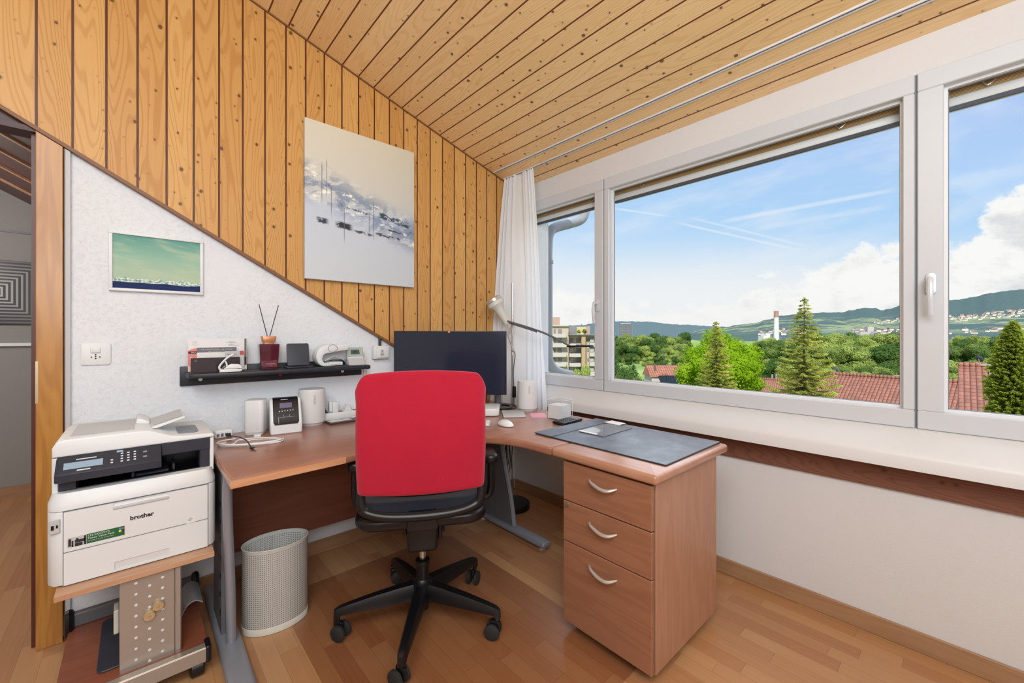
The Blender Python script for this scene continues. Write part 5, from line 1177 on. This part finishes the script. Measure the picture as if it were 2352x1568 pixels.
for f in range(6):
    v = 754+22.2*f
    for (u0, u1, off) in ((1236, 1244, 0), (1252, 1259, 0), (1272, 1276, 0), (1281.5, 1290, 0)):
        if v < 880: part_box('window', M['win_dark'], t, u0, u1, v+1, v+11, DA-.15, .3)
    part_box('balcony', M['balcony'], t, 1222, 1262, v+12, v+21, DA-1.6, 1.6); part_box('balcony', M['balcony'], t, 1269, 1301, v+12, v+21, DA-1.6, 1.6)
    if f > 0:
        w2 = v+1
        for (u0, u1) in ((1309, 1317), (1324, 1334)): part_box('window', M['win_dark'], t, u0, u1, w2, w2+9, DA+1.85, .3)
        if f > 1:
            part_box('balcony', M['balcony'], t, 1308, 1334, v-9, v-1, DA-.6, 2.4); part_box('balcony_glazing', M['win_lt'], t, 1308, 1317, v+.5, v+11, DA+1.6, .3)
        for (u0, u1) in ((1349, 1352.5), (1354, 1357), (1362, 1370), (1376, 1384)): part_box('window', M['win_dark'], t, u0, u1, w2, w2+7, DA+1.3, .3)
        part_box('balcony', M['balcony'], t, 1354.5, 1413, v+11, v+20, DA+.2, 1.3)
        part_box('balcony_glazing', M['win_lt'], t, 1355, 1364, v+1, v+10, DA+.9, .3)
b = MB()
t = thing('antenna', 'thin rooftop aerial above the terrace of the apartment block', 'antenna', at(1336, 749.5, DA+4.5), FA)
b.cyl((0, 0, 0), (0, 0, .8), .04, n=6); b.cyl((-.5, 0, .5), (.5, 0, .5), .03, n=6); b.build('mast', M['ink'], t)
# tower block, chimney, plant
p = at(1437, 795, 820); t = thing('tower_block', 'grey high-rise tower standing alone before the distant ridge', 'tower', p, FA+.5)
b = MB(); b.box(-9, 9, -9, 9, 0, 44); b.build('tower', M['tower'], t, smooth=0)
b = MB(); b.box(-7, 7, -7, 7, 44, 45.2); b.build('roof', M['concrete'], t, smooth=0)
p = at(1783, 797, 900); t = thing('factory_chimney', 'tall white factory chimney with reddish brown top', 'chimney', p)
b = MB(); b.lathe([(0, 0), (5.6, 0), (4.5, 78.5), (0, 78.5)], 20); o = b.build('shaft', M['stack'], t); o.scale = (1, 1, 1)
p = at(1770, 798, 930); t = thing('power_plant', 'grey and white industrial plant at the foot of the tall chimney', 'building', p, FA)
b = MB(); b.box(-16, 4, 0, 20, 0, 26); b.box(-10, 2, 0, 20, 26, 31); b.build('hall', M['concrete'], t, smooth=0)
b = MB(); b.box(-2, 12, -4, -.5, 0, 14); b.box(-22, -12, -5, -.5, 0, 12); b.build('annex', M['balcony'], t, smooth=0)
b = MB()
for k in range(4): b.tube(smooth_path([(16+2*k, 0, 24-3*k), (22+2*k, 0, 22-3*k), (28+2*k, 0, 12-2*k), (30+2*k, 0, 2)], 5), .8, 6)
b.build('conveyor', M['win_dark'], t)
for k, (u, v, w, h, d) in enumerate(((1985, 776, 20, 14, 1050), (2000, 772, 13, 22, 1080), (2011, 776, 9, 14, 1070), (2030, 777, 22, 13, 1040), (2071, 776, 9, 17, 1060), (1890, 797, 26, 9, 700), (1946, 795, 12, 6, 720), (2206, 784, 16, 10, 640), (2240, 786, 22, 13, 620))):
    p = at(u, v+4, d); ww = w/FOC*d; hh = (h+4)/FOC*d
    lab = ('white apartment slab, broad front one of the far cluster', 'tallest white apartment tower of the far cluster', 'narrow white block beside the tallest far tower', 'broad low white block beside the tallest far tower', 'pale tower cut off by the window post with the handle', 'long pale flat-roofed hall behind the large spruce', 'small white hall among trees behind the red clay roof', 'white block seen just past the window post with handle', 'cream block with dark base seen in the window with upright handle')[k]
    t = thing('apartment_block', lab, 'building', p, FA+R3.uniform(-.3, .3))
    b = MB(); b.box(-ww/2, ww/2, 0, ww*.7, 0, hh); b.build('wall', M['balcony'] if k != 5 else M['concrete'], t, smooth=0)
    b = MB(); b.box(-ww*.25, ww*.2, ww*.1, ww*.4, hh, hh+2.2); b.build('roof_house', M['render_pk'], t, smooth=0)

# --- trees: crowns built of leaf quads
def rvec(r):
    while True:
        v = Vector((r.uniform(-1, 1), r.uniform(-1, 1), r.uniform(-1, 1)))
        if .02 < v.length < 1: return v.normalized()
def leaf(b, p, n, s, r):
    t1 = n.orthogonal().normalized(); t1.rotate(Matrix.Rotation(r.uniform(0, 6.28), 3, n)); t2 = n.cross(t1)
    b.quad(p-t1*s*.5, p+t2*s*.42, p+t1*s*.5, p-t2*s*.42)
def crown(seed, blobs, nl, size):
    r = random.Random(seed); b = MB()
    tot = sum(q[3]**2 for q in blobs)
    for (x, y, z, rad) in blobs:
        c = Vector((x, y, z))
        for k in range(int(nl*rad*rad/tot)):
            n = rvec(r); n.z = n.z*.9+.12; lump = 1+.16*math.sin(7*n.x+3*seed)*math.sin(6*n.y+2)*math.sin(8*n.z)
            p = c+Vector((n.x, n.y, n.z*.88))*rad*lump*r.uniform(.82, 1.03)
            nn = (n+rvec(r)*.75).normalized(); leaf(b, p, nn, size*r.uniform(.6, 1.3), r)
        # dense inner core so that no sky shows through
        t_ = bmesh.new(); bmesh.ops.create_icosphere(t_, subdivisions=2, radius=rad*.74)
        for v in t_.verts: v.co = c+Vector((v.co.x, v.co.y, v.co.z*.88))
        b._merge(t_)
    return b
def blobset(seed, rx, rz, zc_, n, rr):
    r = random.Random(seed); out = []
    for k in range(n):
        v = rvec(r)*r.uniform(.45, .82); out.append((v.x*rx, v.y*rx, zc_+v.z*rz, r.uniform(*rr)))
    return out
# bright maple
p = at(1658, 900, 38); t = thing('maple_tree', 'large bright green broadleaf tree behind the slender spruce', 'tree', (p.x, p.y, gz(38)))
b = crown(5, blobset(8, 4.0, 3.9, 7.0, 60, (.85, 1.35)), 30000, .165); b.build('foliage', M['leaf_bright'], t, smooth=0)
b = MB(); b.cyl((0, 0, 0), (0, 0, 5), .22, .1, 8); b.build('trunk', M['bark'], t)
def spruce(name, label, u, vtop, d, slope, mat, seed, dens=1.0, pw=1.0, hmin=1.6, minr=.12, droop=.32, rmax=2.3, fs=1.0):
    r = random.Random(seed); base = at(u, 900, d); z0 = gz(d) if d > 26 else -8.5
    top = EYE-(vtop-CV)/FOC*d; h = top-z0
    t = thing(name, label, 'tree', (base.x, base.y, z0))
    b = MB(); z = h-.15
    while z > hmin:
        hb = h-z; R_ = min(rmax, (hb**pw)*slope+minr*min(1, hb))
        nb = max(5, int((5+R_*4.0)*dens)); a0 = r.uniform(0, 6.28)
        for k in range(nb):
            a = a0+2*PI*k/nb+r.uniform(-.2, .2); L = R_*r.uniform(.72, 1.12); dr = Vector((math.cos(a), math.sin(a), 0)); sd = Vector((-dr.y, dr.x, 0))
            m = max(3, int(L/(.085*fs))); zz = z+r.uniform(-.1, .1)
            for i in range(m):
                q = (i+.6)/m; c = dr*L*q+Vector((0, 0, zz-droop*L*q+.30*L*q*q*q))
                w = (.07+.20*L*(1-q)*.55+.04)*r.uniform(.7, 1.3)*fs
                for s in (-1, 1):
                    e = c+sd*s*w+dr*w*.55+Vector((0, 0, -.25*w+r.uniform(-.06, .05)))
                    wd = (.035+.10*w)*1.15
                    b.quad(c-dr*wd*.5+Vector((0, 0, .02)), c+dr*wd*.7, e+dr*wd*.3, e-dr*wd*.4-Vector((0, 0, wd*.5)))
                b.quad(c-sd*.06*fs+Vector((0, 0, .02*fs)), c+sd*.06*fs, c+(dr*.20+sd*.02-Vector((0, 0, .03)))*fs, c+(dr*.18-sd*.03-Vector((0, 0, .11)))*fs)
        z -= (.16+.10*min(1, hb/3))/max(.75, dens*.9)
    for k in range(14):
        a = r.uniform(0, 6.28); zz = h-.02*k; e = Vector((math.cos(a), math.sin(a), .6))*.10
        b.quad((0, 0, zz-.05), (.012, 0, zz), tuple(Vector((0, 0, zz))+e), tuple(Vector((0, 0, zz-.03))+e*.7))
    b.build('foliage', mat, t, smooth=0)
    b = MB(); b.cyl((0, 0, 0), (0, 0, h-.05), .13, .012, 8); b.build('trunk', M['bark'], t)
    return t
spruce('spruce_tree', 'slender yellowish spruce in front of the bright green tree', 1645, 738, 30, .27, M['needle'], 4, 1.15)
spruce('spruce_tree', 'large spruce standing alone in front of the tiled roofs', 1847, 683, 25, .31, M['needle'], 9, .95, .97, 1.2, .1, .30)
spruce('conifer_tree', 'dense yellow-green conifer at the far right edge of the windows', 2326, 735, 15.5, .30, M['needle_y'], 21, 3.4, .72, 4.0, .14, .40, .66, .5)
spruce('fir_tree', 'small dark fir before the meadow', 1456, 837, 52, .30, M['needle_dark'], 30, 1.3, 1.0, 4.2, .1, .35)
# hedge-like bushes low behind the window sill, and the tree belt
def tree_proto(seed, rx, rz, n, rr, nl, size, mat, name, label, grp):
    b = crown(seed, blobset(seed, rx, rz, rz+1.0, n, rr), nl, size)
    o = b.build(name, mat, None, (0, 0, -500), smooth=0); tag(o, label, 'tree', grp); return o
LAB = 'round leafy tree in the belt of green trees across the valley'
PR = [tree_proto(40+k, 3.6, 4.8, 9, (1.9, 2.8), 7000, .36, M['leaf_far'], 'broadleaf_tree', LAB, 'tree belt in the valley') for k in range(3)]
used = [False]*3
def put(u, d, h, kx=1.0, label=LAB, grp='tree belt in the valley', mat=None, zoff=0):
    k = R3.randrange(3)
    if not used[k]: o = PR[k]; used[k] = True
    else: o = PR[k].copy(); C.objects.link(o)
    q = at(u, 800, d); o.location = (q.x, q.y, gz(d)-1+zoff); s = h/11.6; o.scale = (s*kx, s*kx, s); o.rotation_euler = (0, 0, R3.uniform(0, 6.28))
    o['label'] = label; o['group'] = grp
    return o
for (u0, u1, d, h, n) in ((1405, 1570, 330, 20, 11), (1408, 1565, 290, 17, 10), (1415, 1570, 250, 12, 11), (1425, 1570, 215, 7.5, 9),
                       (1735, 1860, 320, 16, 8), (1735, 1870, 210, 14, 9), (1740, 1880, 135, 10, 8),
                       (1860, 2090, 340, 21, 13), (1865, 2090, 230, 19, 12), (1870, 2100, 160, 14, 11), (1900, 2095, 110, 8.5, 9),
                       (2120, 2380, 310, 19, 12), (2130, 2380, 190, 16, 10), (2150, 2380, 120, 10.5, 8), (1230, 1420, 360, 18, 8)):
    for k in range(n):
        u = u0+(u1-u0)*(k+.5)/n+R3.uniform(-7, 7); put(u, d*R3.uniform(.93, 1.07), h*R3.uniform(.82, 1.12), R3.uniform(.9, 1.25))
for (u, d, h, kx, lab) in ((1414, 44, 12.4, .34, 'leafy green tree cut by the post between narrow and wide window'), (1436, 34, 10.6, .36, 'green bush low beside the small dark fir'), (1478, 32, 9.7, .40, 'low green bush just above the sill before the red-roofed house'), (1508, 31, 9.0, .34, 'lowest green bush peeping over the sill before the solar panels'),
                       (1352, 50, 9.6, .36, 'green bush below the tan pillar of the apartment block'), (1326, 52, 9.0, .34, 'low bush below the apartment block beside the downpipe')):
    o = put(u, d, h, kx, lab, 'bushes below the windows', None)
    o['category'] = 'bush' if 'bush' in lab else 'tree'
t_ = PR[0]
# terrace shrubs
for (u, r_, lab) in ((1329, .5, 'small dark shrub on the roof terrace of the apartment block'), (1342, .6, 'bright shrub on the roof terrace of the apartment block')):
    q = at(u, 767, DA+2.5); b = crown(int(u), [(0, 0, r_*1.2, r_), (r_*.7, 0, r_, r_*.8), (0, 0, r_*2, r_*.6)], 500, .22); o = b.build('terrace_shrub', M['plant'], None, q, smooth=0); tag(o, lab, 'shrub')

# neighbouring roofs
def roof_house(label, u1, v1, d1, u2, slope_deg, run, tile, wallm, wall=True, extra=True, gable=.0):
    p1 = at(u1, v1, d1); q = at(u2, v1, 1.0)
    # horizontal ridge with the same height, seen ending at column u2
    dirr = (RT*(math.cos(gable))-FW*math.sin(gable)).normalized()
    # intersect the viewing column u2 with the ridge line
    c = (u2-CU)/FOC; x1, y1 = p1.dot(RT), p1.dot(FW); dx, dy = dirr.dot(RT), dirr.dot(FW)
    L = (c*y1-x1)/(dx-c*dy)
    rz_ = math.atan2(dirr.y, dirr.x)
    t = thing('house', label, 'house', tuple(p1), rz_)
    a = math.radians(slope_deg); rl = run/math.cos(a)
    b = MB(); b.box(0, L, 0, rl, 0, .12)       # slope facing the viewer: y runs down the slope, z into the house
    o = b.build('roof', tile, t, smooth=0); o.rotation_euler = (PI+a, 0, 0)
    b = MB(); b.prism([(0, .0), (run*.9, -math.tan(a)*run*.9), (run*.9, -math.tan(a)*run*.9-.1), (0, -.1)], .2, L-.2, 'x'); b.build('rear_slope', tile, t, smooth=0)
    b = MB(); b.cyl((0, 0, .03), (L, 0, .03), .12, n=10); b.build('ridge', M['tile_r'], t)
    if wall:
        hb = math.tan(a)*run
        b = MB(); b.prism([(-run+.5, -hb+.25), (0, -.25), (run*.85, -hb*.85), (run*.85, -9), (-run+.5, -9)], .25, L-.25, 'x'); b.build('wall', wallm, t, smooth=0)
        b = MB(); b.box(0, L, -run-.02, -run+.10, -hb-.16, -hb-.02); b.build('eave', pm('dark_eave_board', (74, 58, 48), .8), t, smooth=0)
        b = MB(); b.tube([(0, -run-.07, -hb-.10), (L, -run-.07, -hb-.10)], .06, 8); b.build('gutter', M['bark'], t)
    return t, L, a, rl
T1, L1, a1, r1_ = roof_house('house with low long clay roof between the bright tree and the large spruce', 1703, 867, 46, 1935, 34, 4.2, M['tile'], M['cream'], gable=.70)
b = MB(); b.box(1.5, 1.75, -1.75, -1.45, -1.05, -.55); b.build('vent', M['pgrey'], T1, smooth=0)
T2, L2, a2, r2_ = roof_house('house with long red clay roof running behind the window post with the handle', 1905, 858, 30, 2235, 36, 3.6, M['tile_r'], M['cream'], gable=.97)
T3, L3, a3, r3_ = roof_house('nearest red tiled house under the yellow-green conifer', 2200, 838, 21.0, 2440, 33, 2.95, M['tile_r'], M['cream'], gable=.82)
b = MB(); b.box(1.15, 1.35, -.62, -.42, -.36, -.05); b.box(1.02, 1.10, -.58, -.46, -.38, -.20); b.box(1.42, 1.56, -.58, -.46, -.38, -.22); b.build('vent', M['satin'], T3, smooth=0)
b = MB(); b.box(.75, 1.45, -.12, .12, .02, .10); b.build('ridge_plate', M['satin'], T3, smooth=0)
b = MB(); b.box(.6, .95, -2.45, -2.40, -2.55, -2.02); b.build('window', M['balcony'], T3, smooth=0)
t = thing('satellite_dish', 'dark satellite dish on the ridge of the nearest tiled roof', 'satellite dish', at(2250, 834, 21.2), FA)
b = MB(); b.lathe([(0, 0), (.10, .012), (.18, .045), (.185, .05), (.10, .02), (0, .008)], 20, M=Matrix.Translation((-.06, 0, .22)) @ Matrix.Rotation(math.radians(70), 4, 'Y')); b.build('dish', M['eave'], t)
b = MB(); b.tube([(0, 0, -.1), (-.02, 0, .12), (-.06, 0, .22)], .025, 6); b.build('arm', M['zinc'], t)
t = thing('satellite_dish', 'small green grey dish on the long red ridge beside the large spruce', 'satellite dish', at(1920, 856, 30), FA)
b = MB(); b.lathe([(0, 0), (.14, .02), (.25, .06), (.25, .07), (.14, .03), (0, .01)], 20, M=Matrix.Translation((-.1, 0, .30)) @ Matrix.Rotation(math.radians(70), 4, 'Y')); b.build('dish', M['zinc'], t)
b = MB(); b.tube([(0, 0, -.1), (-.02, 0, .16), (-.1, 0, .30)], .04, 6); b.build('arm', M['zinc'], t)
# far white ridge with chimney pots, roofs behind
t = thing('long_shed', 'pale long ridge with small pipes behind the red clay roof', 'roof', at(1990, 862, 52), FA)
b = MB(); b.prism([(-1.6, -1.0), (0, 0), (1.6, -1.0)], 0, 5.2, 'x'); b.build('roof', pm('pale_tiles', (196, 178, 166), .9), t, smooth=0)
b = MB(); b.box(4.5, 4.8, -.3, 0, -.2, .55); b.box(4.9, 5.2, -.3, 0, -.2, .45); b.build('pipe', M['zinc'], t, smooth=0)
t = thing('grey_roof', 'grey roof with two short pipes behind the low long clay roof', 'roof', at(1760, 868, 62), FA)
b = MB(); b.prism([(-2.2, -1.4), (0, 0), (2.2, -1.4)], 0, 9, 'x'); b.build('roof', M['tile_far'], t, smooth=0)
b = MB(); b.cyl((.5, -.6, -.4), (.5, -.6, .6), .15, n=8); b.cyl((1.1, -.6, -.4), (1.1, -.6, .6), .15, n=8); b.build('pipe', M['zinc'], t)
# house with solar panels
p = at(1497, 885, 72); t = thing('house', 'small red-roofed house with dark solar panels beside the bright green tree', 'house', tuple(p), FA)
b = MB(); b.box(0, 5.5, 0, 4, -6, 1.72); b.build('wall', M['balcony'], t, smooth=0)
b = MB(); b.prism([(-.35, 1.55), (2.1, 3.4), (4.35, 1.55)], -.3, 5.8, 'x'); b.build('roof', M['tile_far'], t, smooth=0)
b = MB(); b.prism([(1.0, 1.75), (1.9, 2.35), (2.8, 1.75)], -.9, .6, 'y'); b.build('dormer', M['tile_far'], t, smooth=0)
b = MB(); b.box(.8, 1.1, .9, 1.2, 2.6, 3.7); b.build('chimney', M['bark'], t, smooth=0)
b = MB()
for k in range(3): b.box(1.05+1.05*k, 2.05+1.05*k, -1.2, -1.1, -2.2, 1.85)
b.build('solar_panel', M['solar'], t, smooth=0)
t = thing('utility_pole', 'thin dark pole standing behind the solar panel house', 'pole', at(1525, 845, 110), FA)
b = MB(); b.cyl((0, 0, -4), (0, 0, 4.6), .10, n=6); b.box(-.5, .5, -.05, .05, 3.6, 3.7); b.build('pole', M['eave'], t)

# thin smoke over the chimney
def smokemat():
    m, nt, out = newmat('thin_smoke'); lw = nd(nt, 'LayerWeight', {0: .5}).outputs[1]
    n = noise(nt, gpos(nt), .022, 3.0, .5)
    a = mth(nt, 'MULTIPLY', mth(nt, 'POWER', mth(nt, 'SUBTRACT', 1.0, lw), 2.0), sstep(nt, n, .3, .8, 0.0, .30))
    e_ = nd(nt, 'BsdfTranslucent', {0: lin((214, 212, 216))}); d_ = nd(nt, 'BsdfDiffuse', {0: lin((206, 204, 208))}); ad = nd(nt, 'MixShader', {0: .5, 1: e_.outputs[0], 2: d_.outputs[0]}); tr = nd(nt, 'BsdfTransparent')
    mx = nd(nt, 'MixShader', {0: a, 1: tr.outputs[0], 2: ad.outputs[0]}); nt.links.new(mx.outputs[0], out.inputs[0]); return m
b = MB()
for (u, v, r) in ((1786, 704, 6), (1790, 692, 9), (1790, 676, 13), (1784, 660, 15)):
    q = at(u, v, 910); b.ball(tuple(q), r, 3, (1.1, 1, .9))
o = b.build('smoke', smokemat(), smooth=180); tag(o, 'thin pale smoke drifting up from the factory chimney', 'smoke'); o['kind'] = 'stuff'
# ================================================================== SKY, LIGHT, CAMERA
sc = bpy.context.scene
w = D.worlds.new('sky'); sc.world = w; w.use_nodes = True; nt = w.node_tree; nt.nodes.clear()
out = nd(nt, 'OutputWorld')
dr = nd(nt, 'TexCoord').outputs['Generated']
def dot(v, a): return nd(nt, 'VectorMath', {0: v, 1: a}, operation='DOT_PRODUCT').outputs['Value']
f_ = mth(nt, 'MAXIMUM', dot(dr, tuple(FW)), .15); r_ = dot(dr, tuple(RT)); z_ = xyz(nt, dr)[2]
X = mth(nt, 'DIVIDE', r_, f_); Y = mth(nt, 'DIVIDE', z_, f_)
col = ramp(nt, Y, [(0.0, lin((238, 240, 242))), (.08, lin((226, 236, 246))), (.17, lin((196, 224, 250))), (.30, lin((176, 213, 250))), (.42, lin((176, 208, 248))), (.6, lin((172, 198, 242))), (1.0, lin((120, 160, 225)))])
pv = vec(nt, X, mth(nt, 'MULTIPLY', Y, 1.6), 0.0)
# thin high streaks
st = noise(nt, vec(nt, mth(nt, 'ADD', mth(nt, 'MULTIPLY', X, 2.2), Y), mth(nt, 'SUBTRACT', mth(nt, 'MULTIPLY', Y, 9.0), mth(nt, 'MULTIPLY', X, 2.6)), 2.0), 1.3, 4.0, .6)
col = mixc(nt, sstep(nt, st, .42, .75, 0.0, .55), col, lin((226, 236, 250)))
def line(x0, y0, x1, y1, wd, a):
    s = (y1-y0)/(x1-x0)
    d = mth(nt, 'ABSOLUTE', mth(nt, 'SUBTRACT', Y, mth(nt, 'ADD', mth(nt, 'MULTIPLY', mth(nt, 'SUBTRACT', X, x0), s), y0)))
    n = noise(nt, vec(nt, mth(nt, 'MULTIPLY', X, 24.0), mth(nt, 'MULTIPLY', Y, 30.0), x0), 1.0, 3.0)
    m = mth(nt, 'MULTIPLY', sstep(nt, X, x0, x0+.06), sstep(nt, X, x1-.08, x1, 1.0, 0.0))
    return mth(nt, 'MULTIPLY', mth(nt, 'MULTIPLY', sstep(nt, d, wd*.2, wd, a, 0.0), m), mth(nt, 'ADD', .5, n))
for (u0, v0, u1, v1, wd, a) in ((1380, 474, 1560, 500, .004, .5), (1540, 508, 1850, 578, .0045, .55), (1570, 496, 1880, 572, .0045, .4), (1640, 512, 2075, 432, .008, .5), (1720, 528, 2060, 470, .010, .25)):
    col = mixc(nt, line((u0-CU)/FOC, (CV-v0)/FOC, (u1-CU)/FOC, (CV-v1)/FOC, wd, a), col, lin((236, 241, 250)))
# cumulus bank: height of the cloud tops along the horizon
def uh(u): return (u-CU)/FOC
tops = [(1180, .10), (1275, .125), (1320, .135), (1365, .115), (1420, .105), (1480, .075), (1600, .065), (1680, .075), (1730, .125), (1800, .145), (1900, .175), (1985, .20), (2040, .215), (2100, .20), (2180, .20), (2240, .28), (2300, .34), (2380, .37), (2600, .25)]
X0, X1 = uh(1180), uh(2600)
hh = ramp(nt, mth(nt, 'DIVIDE', mth(nt, 'SUBTRACT', X, X0), X1-X0), [((uh(u)-X0)/(X1-X0), (h, h, h, 1)) for u, h in tops], 'B_SPLINE')
cn = noise(nt, pv, 7.0, 7.0, .62, .2); cn2 = noise(nt, pv, 26.0, 4.0, .6)
cv = mth(nt, 'SUBTRACT', mth(nt, 'ADD', hh, mth(nt, 'ADD', mth(nt, 'MULTIPLY', mth(nt, 'SUBTRACT', cn, .5), .26), mth(nt, 'MULTIPLY', mth(nt, 'SUBTRACT', cn2, .5), .035))), Y)
cm = sstep(nt, cv, -.006, .03)
sh = noise(nt, vec(nt, mth(nt, 'MULTIPLY', X, 6.0), mth(nt, 'MULTIPLY', Y, 13.0), 7.0), 1.0, 5.0, .6)
shade = mth(nt, 'MULTIPLY', sstep(nt, sh, .46, .68), sstep(nt, cv, .01, .07))
cc = mixc(nt, mth(nt, 'MULTIPLY', shade, .8), lin((252, 251, 249)), lin((216, 217, 222)))
hz = sstep(nt, Y, .0, .14, 1.0, 0.0)
cc = mixc(nt, mth(nt, 'MULTIPLY', hz, .5), cc, lin((243, 241, 240)))
haze = mth(nt, 'MULTIPLY', sstep(nt, Y, .08, .27, .95, 0.0), 1.0)
col = mixc(nt, haze, col, lin((242, 243, 245)))
col = mixc(nt, cm, col, cc)
bg = nd(nt, 'Background', {0: col, 1: 1.0}); nt.links.new(bg.outputs[0], out.inputs[0])
def light(name, typ, loc, energy, color=(1, 1, 1), target=None, **kw):
    l = D.lights.new(name, typ); l.energy = energy; l.color = color
    for k, v in kw.items(): setattr(l, k, v)
    o = D.objects.new(name, l); C.objects.link(o); o.location = loc
    if target is not None: o.rotation_euler = (Vector(target)-Vector(loc)).to_track_quat('-Z', 'Y').to_euler()
    return o
light('sun', 'SUN', (0, 0, 40), 5.4, (1, .95, .84), target=(13, 7.0, 26.5), angle=.01)
light('upper_fill', 'AREA', (-.75, -.35, 2.85), 58, (.87, .945, 1), target=(.6, .9, .6), shape='RECTANGLE', size=1.6, size_y=1.2)  # added area fill, high behind the camera, brightens the room
light('sky_fill', 'SUN', (30, 5, 40), 2.6, (.95, .97, 1), target=(6, 5, 22), angle=1.3)  # second, very soft sun added to boost skylight through the windows
light('rear_fill', 'AREA', (.1, -1.2, 2.2), 24, (.87, .945, 1), target=(1.2, 1.6, .5), shape='DISK', size=1.2)  # unseen disc lamp added behind the viewer to lift the interior
light('bounce_fill', 'AREA', (-.5, -.9, 1.7), 28, (.92, .965, 1), target=(1.1, 1.0, 2.9), shape='DISK', size=.9)  # added upward fill that lightens the ceiling and upper boards
light('hall_fill', 'POINT', (-1.3, 3.6, 1.9), 40, (1, .97, .94), shadow_soft_size=.25)  # point lamp added out of view to keep the hall from going dark
cam = D.cameras.new('camera'); co = D.objects.new('camera', cam); C.objects.link(co); sc.camera = co
cam.sensor_width = 36.0; cam.sensor_fit = 'HORIZONTAL'; cam.lens = 36.0*FOC/2352.0
cam.shift_y = -(784.0-CV)/2352.0; cam.clip_start = .05; cam.clip_end = 20000
co.location = (0, 0, EYE)
co.rotation_euler = FW.to_track_quat('-Z', 'Y').to_euler()
sc.view_settings.view_transform = 'Standard'; sc.view_settings.look = 'None'; sc.view_settings.exposure = 0.0; sc.view_settings.gamma = 1.0
try:
    cy = sc.cycles; cy.use_denoising = True; cy.max_bounces = 6; cy.diffuse_bounces = 3; cy.glossy_bounces = 3; cy.transmission_bounces = 4; cy.transparent_max_bounces = 8
    cy.caustics_reflective = False; cy.caustics_refractive = False; cy.sample_clamp_indirect = 4.0; cy.use_adaptive_sampling = True; cy.adaptive_threshold = .02
except Exception: pass
